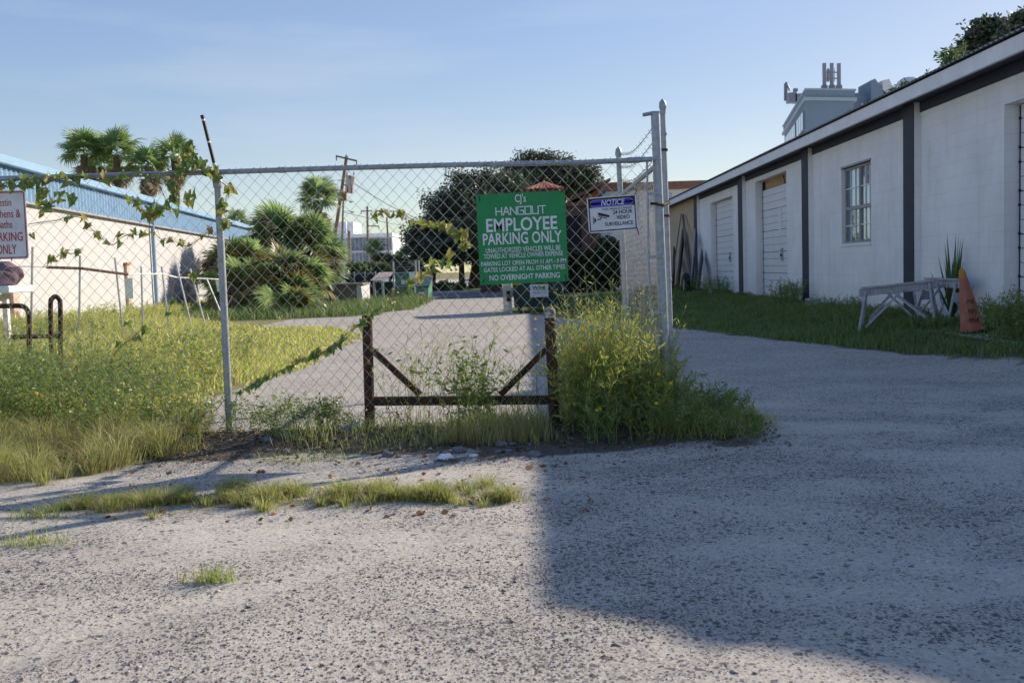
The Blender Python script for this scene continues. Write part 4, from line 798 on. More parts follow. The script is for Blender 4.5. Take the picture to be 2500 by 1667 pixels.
# red and white company parking sign (cut by the picture edge)
rs, W3, H3 = sign_root('company_parking_sign', 'white parking sign with red border and red letters at the left edge', 'sign', (-35, 438.5), (66, 437), (-34, 597), (67, 593.5), FYY-.05)
part_local('panel', poly_plate(rrect(0, W3, 0, H3, .022), 0, .003), M['signgrey'], rs)
pts_o = rrect(.008, W3-.008, .008, H3-.008, .018); pts_i = rrect(.0155, W3-.0155, .0155, H3-.0155, .012); n_ = len(pts_o)
rbm = MB().add([(x, -.001, z) for x, z in pts_o] + [(x, -.001, z) for x, z in pts_i], [(i, (i+1) % n_, (i+1) % n_+n_, i+n_) for i in range(n_)]); part_local('border', rbm, M['signred'], rs)
letters(rs, W3, H3, [('Destin', .28, .67, .775, .885, .004, 0), ('Kitchens &', .12, .865, .605, .725, .004, 0), ('Baths', .33, .665, .455, .565, .004, 0), ('PARKING', .11, .885, .265, .395, .008, 0), ('ONLY', .28, .73, .075, .215, .008, 0)], M['signred'])
zips(rs, [(W3-.12, .01, -.006, -.025)])
# ================================================================== RUSTED BARRIER behind the fence
BY = FYY+.10
M['capgrey'] = mk('chipped grey cap', (.12, .11, .11), .8, scale=18, col2=(.55, .54, .52), c2pos=(.48, .62))
br = thing('steel_barrier', 'low rusted barrier of two posts with a rail and diagonal braces', 'barrier', D(1055, 985, BY))
def bpost(t_, b_, w_): a_ = D(*t_, BY); c_ = D(*b_, BY); c_[2] = -.05; return MB().tube([a_, c_], w_, 12).build('post', M['rust'], br, smooth=True)
bpost((843, 724), (850, 985), .037); p2_ = bpost((1262, 714), (1275, 975), .039)
c = D(1262, 712, BY); MB().tube([c-np.array((0,0,.055)), c-np.array((0,0,.0)), c+np.array((0,0,.012)), c+np.array((0,0,.02))], [.041, .042, .032, .002], 12).build('post_cap', M['capgrey'], br, smooth=True)
MB().bar(D(855, 921, BY), D(1262, 918, BY), .05, .062).build('rail', M['rust'], br)
MB().bar(D(858, 806, BY+.0), D(965, 906, BY), .035, .042).build('brace', M['rust'], br)
MB().bar(D(1255, 802, BY), D(1150, 906, BY), .035, .042).build('brace', M['rust'], br)
# ================================================================== THINGS IN THE LEFT FIELD
z5 = zm(0, 440, 3.564)
def Z5(x, y, Y): a_ = z5(x, y); return P(a_[0], a_[1], Y)
hp_ = thing('rusty_pipe_rack', 'rusty bent pipe rack with two hoops standing in the tall grass', 'rack', (Z5(400, 1300, 9)[0], 9, 0))
def smooth_path(pts, n=10):
    pts = [np.array(p_, float) for p_ in pts]; out = []
    for i in range(len(pts)-1):
        p0 = pts[max(i-1, 0)]; p1 = pts[i]; p2 = pts[i+1]; p3 = pts[min(i+2, len(pts)-1)]
        for k in range(n): t = k/n; out.append(.5*((2*p1)+(-p0+p2)*t+(2*p0-5*p1+4*p2-p3)*t*t+(-p0+3*p1-3*p2+p3)*t**3))
    out.append(pts[-1]); return out
hy = 9.0
h1 = [Z5(455, 1900, hy), Z5(448, 1500, hy), Z5(440, 1090, hy), Z5(455, 1030, hy), Z5(485, 1012, hy), Z5(512, 1035, hy), Z5(525, 1100, hy), Z5(528, 1500, hy), Z5(535, 1900, hy)]
MB().tube(smooth_path(h1, 6), .022, 8).build('hoop', M['rust'], hp_, smooth=True)
h2 = [Z5(-330, 1900, hy-.3), Z5(-330, 1200, hy-.3), Z5(-300, 1110, hy-.3), Z5(-220, 1092, hy-.3), Z5(0, 1095, hy-.3), Z5(150, 1092, hy-.3), Z5(215, 1105, hy-.3), Z5(245, 1150, hy-.3), Z5(253, 1230, hy-.3), Z5(255, 1900, hy-.3)]
MB().tube(smooth_path(h2, 6), .022, 8).build('hoop', M['rust'], hp_, smooth=True)
MB().tube([Z5(100, 1365, hy-.2), Z5(250, 1360, hy-.2), Z5(530, 1355, hy)], .02, 8).build('cross_bar', M['rust'], hp_, smooth=True)
sk_ = thing('utility_sink', 'white outdoor counter with a grey basin under it at the left edge', 'sink', (Z5(40, 950, 12)[0], 12, 0))
c0_, c1_ = Z5(-260, 990, 12), Z5(185, 915, 12)
MB().box((c0_[0], 11.7, c0_[2]), (c1_[0], 12.3, c1_[2])).build('counter_top', M['foam'], sk_, bevel=.01)
q0, q1 = Z5(-60, 1055, 12), Z5(80, 992, 12); bmx = (q0[0]+q1[0])/2; bw = (q1[0]-q0[0])/2
MB().tube([(bmx, 12, q1[2]), (bmx, 12, q1[2]-.06), (bmx, 12, q0[2]+.03), (bmx, 12, q0[2])], [bw, bw*.98, bw*.75, bw*.3], 16).build('basin', M['palewall'], sk_, smooth=True)
for xx in (c0_[0]+.1, c1_[0]-.35):
    for yy_ in (11.78, 12.22): MB().box((xx, yy_-.03, -.05), (xx+.06, yy_+.03, c0_[2]-.002)).build('leg', M['trimwhite'], sk_)
tb0 = Z5(70, 915, 12)
def lump(name, c, rx, ry, rz, mat, seed, n=14, amp=.35):
    rr = np.random.default_rng(seed); m_ = MB(); rows_ = []
    for i in range(n+1):
        th = math.pi*i/n; row = []
        for j in range(2*n+1):
            ph = 2*math.pi*(j % (2*n))/(2*n); d = np.array((math.sin(th)*math.cos(ph), math.sin(th)*math.sin(ph), math.cos(th)))
            f = 1 + amp*(float(fbm(d[0]*2.1+seed+5, d[1]*2.1+d[2]*1.7+9, seed, 3))-.45)*2; row.append((c[0]+rx*d[0]*f, c[1]+ry*d[1]*f, c[2]+rz*d[2]*f))
        rows_.append(row)
    return m_.sheet(rows_)
cbm = lump('cloth_bundle', (tb0[0]-.02, 12, c1_[2]+.13), .19, .16, .15, None, 3); tag(cbm.build('cloth_bundle', M['cloth'], None, smooth=True), 'crumpled mauve cloth bundle on the white outdoor counter', 'cloth')
# derelict stake fence in front of the cream building
zs = zm(0, 240, 2.8)
def ZS(x, y, Y): a_ = zs(x, y); return P(a_[0], a_[1], Y)
df = thing('derelict_stake_fence', 'derelict fence of thin leaning grey stakes before the cream wall', 'fence', (ZS(700, 1300, 19)[0], 19, 0))
for (xt, yt, xb, yb, Y) in [(222, 1015, 215, 1430, 15), (547, 1075, 543, 1430, 16), (785, 1090, 825, 1450, 17), (965, 1150, 975, 1500, 18), (1105, 1150, 1140, 1440, 19), (1207, 1140, 1280, 1440, 20), (1300, 1165, 1370, 1430, 20.5), (1415, 1240, 1490, 1420, 21)]:
    a_, b_ = ZS(xt, yt, Y), ZS(xb, yb, Y); b_ = a_ + (b_-a_)*((a_[2]+.02)/(a_[2]-b_[2])); MB().tube([a_, b_], .018, 6).build('stake', M['galv'], df)
MB().tube([ZS(320, 1155, 15.4), ZS(560, 1163, 16), ZS(800, 1195, 17), ZS(870, 1203, 17.4)], .025, 6).build('rail', M['rust'], df)
MB().tube([ZS(870, 1203, 17.4), ZS(1110, 1200, 19), ZS(1210, 1225, 20), ZS(1500, 1238, 21)], .016, 6).build('rail', M['whitepaint'], df)
MB().tube([ZS(-40, 1150, 14.6), ZS(220, 1150, 15), ZS(330, 1155, 15.4)], .006, 4).build('wire', M['wire'], df)
MB().bar(ZS(880, 1230, 17.5), ZS(886, 1370, 17.5), .14, .012, (0, 1, 0)).build('white_board', M['foam'], df)
MB().bar(ZS(1490, 1245, 20.9), ZS(1505, 1320, 20.9), .11, .012, (0, 1, 0)).build('white_board', M['foam'], df)
# ================================================================== FAR DRIVE: cabinets, dumpsters, shed
GY = 38.0
gc = thing('green_cabinet', 'pale green metal cabinet inside a wire cage at the end of the drive', 'cabinet', (Z2(1730, 1300, GY)[0], GY, 0))
a_, b_ = Z2(1650, 1118, GY), Z2(1800, 1118, GY)
MB().box((a_[0], GY, 0), (b_[0], GY+1.2, a_[2])).build('body', M['boxgreen'], gc, bevel=.02)
MB().box((a_[0]-.04, GY-.05, a_[2]), (b_[0]+.04, GY+1.25, a_[2]+.06)).build('lid', M['boxgreen'], gc)
mid = (a_[0]+b_[0])/2; MB().box((mid-.015, GY-.012, .1), (mid+.015, GY, a_[2]-.1)).build('door_seam', M['dumpgreen'], gc)
s0, s1 = Z2(1705, 1210, GY), Z2(1735, 1170, GY); MB().box((s0[0], GY-.02, s0[2]), (s1[0], GY-.003, s1[2])).build('label_plate', M['foam'], gc)
gd = thing('green_dumpster', 'pale green dumpster with dark lid beside the caged cabinet', 'dumpster', (Z2(1880, 1300, GY-1)[0], GY-1, 0))
a_, b_ = Z2(1832, 1180, GY-1), Z2(1922, 1190, GY-1); zt_ = a_[2]; 
MB().hexa([(a_[0], GY-1, .12), (b_[0], GY-1, .12), (b_[0], GY+.6, .12), (a_[0], GY+.6, .12), (a_[0], GY-1.1, zt_-.25), (b_[0]+.04, GY-1.1, zt_-.25), (b_[0]+.04, GY+.6, zt_+.1), (a_[0], GY+.6, zt_+.1)]).build('bin', M['boxgreen'], gd)
MB().hexa([(a_[0]-.02, GY-1.16, zt_-.24), (b_[0]+.07, GY-1.16, zt_-.24), (b_[0]+.07, GY+.65, zt_+.12), (a_[0]-.02, GY+.65, zt_+.12), (a_[0]-.02, GY-1.16, zt_-.19), (b_[0]+.07, GY-1.16, zt_-.19), (b_[0]+.07, GY+.65, zt_+.18), (a_[0]-.02, GY+.65, zt_+.18)]).build('lid', M['dumpgreen'], gd)
s0, s1 = Z2(1845, 1292, GY-1.1), Z2(1895, 1272, GY-1.1); MB().box((s0[0], GY-1.09, s0[2]), (s1[0], GY-1.06, s1[2])).build('label_plate', M['foam'], gd)
for xx in (a_[0]+.15, b_[0]-.15): MB().tube([(xx-.04, GY-.8, .07), (xx+.04, GY-.8, .07)], .07, 10).build('caster', M['rubber'], gd)
cg = thing('wire_cage', 'chain link cage with coiled wire on top around the green cabinet', 'cage', (Z2(1700, 1330, GY-.7)[0], GY-.7, 0))
ca_, cb_ = Z2(1640, 1115, GY-.7), Z2(1825, 1115, GY-.7); zc2 = ca_[2]
for x_ in (ca_[0], cb_[0], cb_[0]+.12): MB().tube([(x_, GY-.7, 0), (x_, GY-.7, zc2+.45)], .035, 6).build('post', M['galv'], cg)
for z_ in (zc2, zc2*.55): MB().tube([(ca_[0], GY-.7, z_), (cb_[0], GY-.7, z_)], .028, 6).build('rail', M['galv'], cg)
for k in range(4): MB().tube([(ca_[0], GY-.7, zc2+.12+k*.1), (cb_[0], GY-.7, zc2+.12+k*.1)], .008, 4).build('strand', M['wire'], cg)
MB().box((cb_[0]-.25, GY-.74, zc2-.2), (cb_[0]-.02, GY-.72, zc2+.02)).build('white_plate', M['foam'], cg)
lt_ = thing('lean_to_shelter', 'dark shelter with sloping grey corrugated lid left of the cage', 'shed', (Z2(1540, 1300, GY)[0], GY, 0))
p0, p1, p2, p3 = Z2(1440, 1180, GY-1.5), Z2(1575, 1180, GY-1.5), Z2(1640, 1108, GY), Z2(1520, 1112, GY)
yy2 = np.linspace(0, 1, 25)
MB().sheet([[p0*(1-t)+p1*t + np.array((0, 0, .03*(i % 2))) for i, t in enumerate(yy2)], [p3*(1-t)+p2*t + np.array((0, 0, .03*(i % 2))) for i, t in enumerate(yy2)]]).build('sloping_roof', M['lidgrey'], lt_)
q0, q1 = Z2(1480, 1190, GY), Z2(1640, 1180, GY); MB().box((q0[0], GY+.1, 0), (q1[0], GY+1.6, q0[2])).build('bin', M['dumpgreen'], lt_)
MB().box((p0[0]+.1, GY-1.4, 0), (p0[0]+.18, GY-1.32, p0[2])).build('leg', M['galv'], lt_); MB().box((p1[0]-.18, GY-1.4, 0), (p1[0]-.1, GY-1.32, p1[2])).build('leg', M['galv'], lt_)
sh = thing('tan_storage_box', 'low tan board box with white end beside the palmetto', 'box', (Z2(1220, 1300, GY-4)[0], GY-4, 0))
q0, q1, q2 = Z2(1085, 1205, GY-4), Z2(1330, 1205, GY-4), Z2(1362, 1205, GY-4)
MB().box((q0[0], GY-4, 0), (q1[0], GY-2.5, q0[2]-.06)).build('board_body', M['shedtan'], sh)
MB().hexa([(q1[0]+.003, GY-4, 0), (q1[0]+.2, GY-3.9, 0), (q2[0]+.1, GY-2.6, 0), (q1[0]+.003, GY-2.5, 0), (q1[0]+.003, GY-4, q0[2]-.06), (q2[0], GY-3.9, q0[2]-.06), (q2[0]+.1, GY-2.6, q0[2]-.06), (q1[0]+.003, GY-2.5, q0[2]-.06)]).build('white_end', M['palewall'], sh)
MB().box((q0[0]-.1, GY-4.1, q0[2]-.06), (q2[0]+.1, GY-2.4, q0[2])).build('lid', M['lidgrey'], sh)
sc = thing('screen_fence', 'dark cloth screen fence behind the tan storage box', 'fence', (Z2(1250, 1250, GY+.8)[0], GY+.8, 0))
q0, q1 = Z2(1050, 1138, GY+.8), Z2(1490, 1130, GY+.8)
MB().box((q0[0], GY+.8, 0), (q1[0], GY+.84, q0[2])).build('screen', M['shadecloth'], sc)
for k in range(6): x_ = q0[0]+(q1[0]-q0[0])*k/5; MB().tube([(x_, GY+.77, 0), (x_, GY+.77, q0[2]+.12)], .03, 6).build('post', M['galv'], sc)
MB().tube([(q0[0], GY+.76, q0[2]+.05), (q1[0], GY+.76, q0[2]+.05)], .022, 6).build('rail', M['galv'], sc)
# right dumpster with white sign board
DY = 25.5
dg_ = thing('dark_green_dumpster', 'dark green dumpster behind the green sign at the drive edge', 'dumpster', (Z3(1220, 1400, DY)[0], DY, 0))
a_, b_ = Z3(990, 1420, DY), Z3(1452, 1420, DY)
MB().hexa([(a_[0]+.06, DY+.05, .14), (b_[0]-.06, DY+.05, .14), (b_[0]-.06, DY+1.5, .14), (a_[0]+.06, DY+1.5, .14), (a_[0], DY, 1.35), (b_[0], DY, 1.35), (b_[0], DY+1.5, 1.55), (a_[0], DY+1.5, 1.55)]).build('bin', M['dumpgreen'], dg_)
for k in range(4): x_ = a_[0]+.12+(b_[0]-a_[0]-.24)*k/3; MB().box((x_-.03, DY-.03, .2), (x_+.03, DY+.045, 1.3)).build('rib', M['dumpgreen'], dg_)
MB().hexa([(a_[0]-.04, DY-.08, 1.36), (b_[0]+.04, DY-.08, 1.36), (b_[0]+.04, DY+1.55, 1.56), (a_[0]-.04, DY+1.55, 1.56), (a_[0]-.04, DY-.08, 1.42), (b_[0]+.04, DY-.08, 1.42), (b_[0]+.04, DY+1.55, 1.62), (a_[0]-.04, DY+1.55, 1.62)]).build('lid', M['rubber'], dg_)
MB().box((b_[0]-.005, DY+.2, .75), (b_[0]+.1, DY+.9, .95)).build('fork_pocket', M['rubber'], dg_); MB().box((a_[0]-.1, DY+.2, .75), (a_[0]+.005, DY+.9, .95)).build('fork_pocket', M['rubber'], dg_)
for xx in (a_[0]+.2, b_[0]-.2): MB().tube([(xx-.05, DY+.3, .07), (xx+.05, DY+.3, .07)], .075, 10).build('caster', M['rubber'], dg_)
s0, s1 = Z3(1140, 1316, DY-.1), Z3(1290, 1205, DY-.1)
wsn = thing('dumpster_sign', 'small white board with navy and green initials on the dark dumpster', 'sign', s0); WW, HH = s1[0]-s0[0], s1[2]-s0[2]
part_local('panel', MB().box((0, 0, 0), (WW, .01, HH)), M['signgrey'], wsn)
link('lettering', text_mesh('W', .12*WW, .46*WW, .60*HH, .88*HH, .02, 0, y=-.003), flat('initial navy', (.02, .06, .12)), wsn)
link('lettering', text_mesh('M', .46*WW, .83*WW, .60*HH, .88*HH, .02, 0, y=-.003), flat('initial green', (.28, .33, .05)), wsn)
ln = MB().box((.14*WW, -.003, .54*HH), (.83*WW, -.001, .57*HH))
for k, (u0, u1) in enumerate([(.12, .18), (.2, .24), (.26, .34), (.4, .48), (.5, .6), (.68, .72), (.74, .8), (.84, .87)]): ln.box((u0*WW, -.003, .30*HH), (u1*WW, -.001, (.36+.04*(k % 2))*HH))
part_local('print', ln, flat('print grey', (.16, .2, .26)), wsn)
s0, s1 = Z3(990, 1215, DY-.11), Z3(1065, 1195, DY-.11); tag(MB().box((s0[0], DY-.1, s0[2]), (s1[0], DY-.085, s1[2]+.06)).build('yellow_plate', flat('plate yellow', (.5, .36, .03))), 'small yellow plate on the dark dumpster below the green sign', 'plate')
ep = thing('service_post', 'grey post with black box left of the dark dumpster', 'post', (Z3(970, 1400, DY-.4)[0], DY-.4, 0))
q0, q1 = Z3(958, 1260, DY-.4), Z3(985, 1260, DY-.4); MB().box((q0[0], DY-.45, 0), (q1[0], DY-.35, 1.35)).build('post', M['galv'], ep)
q0, q1 = Z3(945, 1350, DY-.5), Z3(975, 1262, DY-.5); MB().box((q0[0], DY-.55, q0[2]), (q1[0], DY-.455, q1[2])).build('meter_box', M['rubber'], ep)
wp = thing('mesh_panel', 'pale upright wire panel left of the service post', 'panel', (Z3(935, 1350, DY+2)[0], DY+2, 0))
q0, q1 = Z3(915, 1200, DY+2), Z3(960, 1200, DY+2)
for k in range(6): x_ = q0[0]+(q1[0]-q0[0])*k/5; MB().tube([(x_, DY+2, 0), (x_, DY+2, q0[2]+.1)], .012, 4).build('rod', M['galv'], wp)
for k in range(5): z_ = .1+k*q0[2]/4.2; MB().tube([(q0[0], DY+1.99, z_), (q1[0], DY+1.99, z_)], .012, 4).build('rod', M['galv'], wp)
# parked cars across the street, half hidden
ZC = -1.8
def car(px0, px1, ybase, Y, mats, label):
    z6 = zm(800, 580, 5.345); a_ = P(*z6(px0, ybase), Y); b_ = P(*z6(px1, ybase), Y); L_ = b_[0]-a_[0]; t_ = thing('parked_car', label, 'car', (a_[0]+L_/2, Y, ZC), 'cars parked beyond the street')
    pr = [(0, .35), (0, .75), (.06, .88), (.22, .95), (.33, 1.38), (.62, 1.42), (.80, .98), (.97, .88), (1, .6), (1, .35)]; n_ = len(pr)
    MB().add([(a_[0]+x*L_, Y-.85, z+ZC) for x, z in pr]+[(a_[0]+x*L_, Y+.85, z+ZC) for x, z in pr], [tuple(range(n_))[::-1], tuple(range(n_, 2*n_))]+[(i, (i+1) % n_, (i+1) % n_+n_, i+n_) for i in range(n_)]).build('body', mats, t_)
    for q in ([(.26, .97), (.345, 1.33), (.46, 1.35), (.46, .97)], [(.48, .97), (.48, 1.35), (.61, 1.36), (.74, .97)]):
        MB().add([(a_[0]+x*L_, Y-.865, z+ZC) for x, z in q]+[(a_[0]+x*L_, Y-.845, z+ZC) for x, z in q], [(0,1,2,3),(7,6,5,4),(0,4,5,1),(1,5,6,2),(2,6,7,3),(3,7,4,0)]).build('window', M['carglass'], t_)
    for f in (.2, .8):
        for s in (-.8, .8): w_ = MB().tube([(a_[0]+f*L_, Y+s-.1, .33+ZC), (a_[0]+f*L_, Y+s+.1, .33+ZC)], .33, 14).build('wheel', M['rubber'], t_); MB().tube([(a_[0]+f*L_, Y+s-.11, .33+ZC), (a_[0]+f*L_, Y+s+.11, .33+ZC)], .19, 10).build('rim', M['galv'], w_)
    for f in (.0, .985): MB().box((a_[0]+f*L_-.01, Y-.7, .66+ZC), (a_[0]+f*L_+.05, Y-.4, .78+ZC)).build('lamp', M['foam'], t_)
car(1380, 1640, 640, 170, M['carblack'], 'dark car under the oak beyond the street')
car(1690, 1960, 645, 185, M['carwhite'], 'white car right of the dark car beyond the street')
# ================================================================== UTILITY POLES
def upole(name, label, top, bot, Y, r, mat, arms=(), lamps=(), can=None, group='utility poles'):
    a_, b_ = Z2(*top, Y), Z2(*bot, Y); b_ = a_ + (b_-a_)*((a_[2]+.3)/(a_[2]-b_[2])); o = thing(name, label, 'utility pole', (b_[0], Y, 0), group)
    MB().tube([a_, b_], [r*.8, r*1.1], 10).build('pole', mat, o, smooth=True)
    for p0, p1 in arms:
        q0, q1 = Z2(*p0, Y-.2), Z2(*p1, Y-.2); c_ = MB().bar(q0, q1, .1, .12).build('crossarm', M['polewood'], o)
        for f in (.02, .5, .98): z_ = q0*(1-f)+q1*f; MB().tube([z_, z_+np.array((0, 0, -.35 if f != .5 else .3))], .05, 6).build('insulator', M['antenna'], c_)
    for p0, p1 in lamps:
        q0, q1 = Z2(*p0, Y), Z2(*p1, Y); c_ = MB().tube([q0, (q0+q1)/2+np.array((0, 0, .12)), q1], .035, 6).build('lamp_arm', M['galv'], o); MB().tube([q1-np.array((.3, 0, -.02)), q1-np.array((.2, 0, .05)), q1+np.array((.12, 0, .0))], [.06, .13, .04], 8).build('lamp_head', M['galv'], c_)
    return o
lp1 = upole('utility_pole', 'leaning bare utility pole carrying a rust stained transformer can', (1250, 140), (1150, 820), 75, .15, M['polebrown'], arms=[((1160, 140), (1335, 182))])
tc0, tc1 = Z2(1268, 450, 74.5), Z2(1282, 305, 74.5); dd_ = tc1-tc0
can = MB().tube([tc0, tc0+dd_*.04, tc0+dd_*.93, tc0+dd_*.96, tc1], [.26, .30, .36, .40, .36], 16).build('transformer_can', M['transformer'], lp1, smooth=True)
for f in (-.25, .25): MB().tube([tc1+np.array((f, 0, 0)), tc1+np.array((f, 0, .28))], .05, 6).build('bushing', M['antenna'], can)
MB().tube([tc0*.5+tc1*.5+np.array((-.3, .2, 0)), tc0*.5+tc1*.5+np.array((-.7, .4, 0))], .06, 6).build('bracket', M['antenna'], can)
for f in (.62, .8): q = Z2(1170+(f-.62)*40, 340+(f-.62)*500, 74.8); MB().bar(q, q+np.array((.75, 0, -.15)), .05, .05).build('bracket', M['antenna'], lp1)
gb_ = Z2(1205, 480, 74.7); MB().box(gb_-np.array((.25, .2, .3)), gb_+np.array((.4, .2, .35))).build('junction_box', M['polebrown'], lp1)
upole('utility_pole', 'slim lamp pole with two arms right of the leaning pole', (1222, 500), (1210, 870), 110, .13, M['polewood'], lamps=[((1222, 515), (1295, 520)), ((1218, 605), (1305, 606))])
upole('utility_pole', 'upright pole with crossarm before the white apartment block', (1421, 560), (1428, 1060), 112, .15, M['polewood'], arms=[((1368, 600), (1462, 596)), ((1425, 722), (1520, 725))])
upole('utility_pole', 'plain pole before the right end of the white apartment block', (1583, 650), (1608, 1110), 108, .12, M['polewood'])
upole('utility_pole', 'distant pole just left of the oak', (1742, 768), (1752, 960), 125, .14, M['polewood'])
upole('utility_pole', 'short dark post left of the glazed facade', (1268, 762), (1272, 900), 120, .22, M['polewood'])
def cable(pts, Y, label, r=.018):
    a_ = [Z2(x, y, Yq) for (x, y), Yq in zip(pts, Y)]; tag(MB().tube(smooth_path(a_, 6), r, 4).build('overhead_cable', M['cable']), label, 'cable', 'overhead cables')
cable([(1320, 375), (1500, 490), (1640, 570), (1790, 640)], (75, 85, 95, 105), 'thin black cable sloping right from the transformer can', .035)
cable([(1215, 605), (1420, 655), (1600, 700), (1790, 722)], (110, 112, 112, 122), 'thin black cable sagging from the lamp pole towards the oak', .025)
cable([(1590, 905), (1680, 912), (1760, 930)], (108, 115, 125), 'low cable between the two poles left of the oak', .025)
# ================================================================== PROPS BY THE WAREHOUSE
def gzz(x, y): return float(gz(x, y))
def sawhorse(label, ax, ay, bx_, by_, h, spread=.24, zoff=0.0, mat=None):
    mat = mat or M['greywood']; a_ = np.array((ax, ay, 0.)); b_ = np.array((bx_, by_, 0.)); za = gzz(ax, ay)+zoff; zb = gzz(bx_, by_)+zoff
    o = thing('sawhorse', label, 'sawhorse', ((ax+bx_)/2, (ay+by_)/2, (za+zb)/2), 'sawhorses by the warehouse')
    d = (b_-a_)/np.linalg.norm(b_-a_); s = np.array((-d[1], d[0], 0)); A = a_+np.array((0, 0, za+h)); B = b_+np.array((0, 0, zb+h))
    MB().bar(A-d*.10, B+d*.10, .035, .10).build('beam', mat, o, bevel=.004)
    MB().bar(A-d*.08+np.array((0, 0, .065)), B+d*.08+np.array((0, 0, .066)), .09, .025).build('cap_board', mat, o)
    for e_, out in ((A, -d), (B, d)):
        for sg in (-1, 1):
            f = e_ + s*spread*sg + out*.10; f[2] = gzz(f[0], f[1])-.01 + zoff; MB().bar(e_ + s*.028*sg + out*.01 - np.array((0, 0, -.03)), f, .030, .02, s).build('leg', mat, o)
        g0 = e_ - np.array((0, 0, .17)) + out*.045; MB().bar(g0 - s*.085, g0 + s*.085, .02, .13).build('gusset', mat, o)
    for sg in (-1, 1):
        m0 = A*.62+B*.38 + s*.03*sg; f = B + s*spread*.8*sg; f[2] = gzz(f[0], f[1])+.12; MB().bar(m0, f, .028, .015, s).build('brace', mat, o)
        m0 = A*.38+B*.62 + s*.045*sg; f = A + s*spread*.8*sg; f[2] = gzz(f[0], f[1])+.12; MB().bar(m0, f, .028, .015, s).build('brace', mat, o)
    return o
sawhorse('white weathered sawhorse nearest the drive, in front of the navy pilaster', 4.74, 13.95, 5.46, 13.62, .57)
sawhorse('white weathered sawhorse half hidden behind the front one', 4.95, 14.5, 5.5, 14.3, .52)
sawhorse('white weathered sawhorse right beside the leaning traffic cone', 5.72, 14.25, 5.70, 13.25, .58, .19)
# leaning traffic cone
zc4 = zm(2320, 640, 8.71)
cb0 = P(2376, 803, 12.3); cb0[2] = .165; ctop = P(2347, 656, 12.3)
cone = thing('traffic_cone', 'faded orange traffic cone leaning beside the sawhorses', 'cone', cb0)
ax_ = (ctop-cb0); Lc = np.linalg.norm(ax_); ax_ /= Lc
sq = .19; u1 = np.cross(ax_, (0, 1, 0)); u1 /= np.linalg.norm(u1); u2 = np.cross(ax_, u1)
bs = [cb0 + u1*i*sq + u2*j*sq for i, j in ((-1,-1),(1,-1),(1,1),(-1,1))]; MB().hexa(bs + [p_+ax_*.035 for p_ in bs]).build('base', M['rubber'], cone, bevel=.01)
pf = [(.045, .150), (.10, .138), (.50, .088), (.86, .046)]
MB().tube([cb0+ax_*Lc*max(t, .045) for t, r in pf], [r for t, r in pf], 20, cap=False).build('body', M['cone'], cone, smooth=True)
MB().tube([cb0+ax_*Lc*t for t in (.855, .93, .97, 1.0)], [.047, .038, .034, .012], 16).build('tip', M['conetip'], cone, smooth=True)
# stencilled letters running up the side of the cone
stl = MB(); rs_ = np.random.default_rng(4)
cv = np.array((0, 0, CAMZ)) - cb0; cv -= ax_*np.dot(cv, ax_); cv /= np.linalg.norm(cv); sv = np.cross(ax_, cv)
for row, (t0_, t1_) in enumerate(((.14, .26), (.29, .41), (.44, .53))):
    for k in range(4):
        th = -.15 + row*.03 + k*.24
        for st in range(3):
            tt0 = t0_ + (t1_-t0_)*rs_.random()*.4; tt1 = t1_ - (t1_-t0_)*rs_.random()*.4; thh = th + st*.06
            if st == 1: tt0 = tt1-.02
            def onc(t, a_): r_ = np.interp(t, [p_[0] for p_ in pf], [p_[1] for p_ in pf])+.002; return cb0+ax_*Lc*t + r_*(cv*math.cos(a_) + sv*math.sin(a_))
            stl.add([onc(tt0, thh), onc(tt0, thh+.05), onc(tt1, thh+.05), onc(tt1, thh)], [(0, 1, 2, 3)])
stl.build('stencil', M['conetext'], cone)
# concrete block
bk = PX(1985, 742, 5.62); bkz = gzz(5.62, bk[1])
cbk = thing('concrete_block', 'grey hollow concrete block lying against the warehouse wall', 'block', (5.62, bk[1], bkz))
m_ = MB(); y0 = bk[1]-.2; 
def bb(x0, x1, ya, yb, z0, z1): m_.box((x0, ya, bkz+z0), (x1, yb, bkz+z1))
bb(5.52, 5.72, y0, y0+.4, 0, .035); bb(5.52, 5.72, y0, y0+.4, .165, .2); bb(5.52, 5.72, y0, y0+.035, .035, .165); bb(5.52, 5.72, y0+.365, y0+.4, .035, .165); bb(5.52, 5.72, y0+.18, y0+.22, .035, .165)
m_.build('shell', M['cmu'], cbk); MB().box((5.70, y0+.036, bkz+.036), (5.715, y0+.179, bkz+.164)).build('hollow_shade', M['rubber'], cbk)  # black plate paints the shade inside the block's hollow
# planks leaning on the tan end of the wall
z42 = zm(1640, 400, 4.356)
def plank(label, top, bot, Xt, wd, th, mat, Xb=5.35):
    a_ = PX(*z42(*top), Xt); Yb = a_[1]; b_ = PX(*z42(*bot), Xb); b_[2] = gzz(b_[0], b_[1]); tag(MB().bar(a_, b_, wd, th, (1, 0, .2)).build('plank', mat), label, 'plank', 'planks leaning on the warehouse')
plank('long dark plank leaning left, highest of the pile', (100, 540), (-20, 960), 5.95, .22, .04, M['darkwood'])
plank('thin dark batten leaning right from the peak of the pile', (125, 540), (205, 1020), 5.94, .08, .05, M['darkwood'])
plank('broad grey board leaning in the middle of the pile', (120, 775), (55, 1300), 5.9, .75, .05, M['darkwood'])
plank('pale blue board leaning against the navy pilaster', (248, 720), (195, 1290), 5.85, .28, .03, M['paleblueboard'])
plank('short grey board nearest the small roll door', (325, 958), (265, 1300), 5.9, .40, .04, M['darkwood'])
plank('dark narrow board propped beside the pale blue board', (235, 1000), (215, 1330), 5.8, .12, .05, M['rust'])
plank('short dark stub at the left of the pile', (30, 920), (10, 1250), 5.8, .35, .05, M['rust'])
ty = PX(*z42(150, 1400), 5.2)
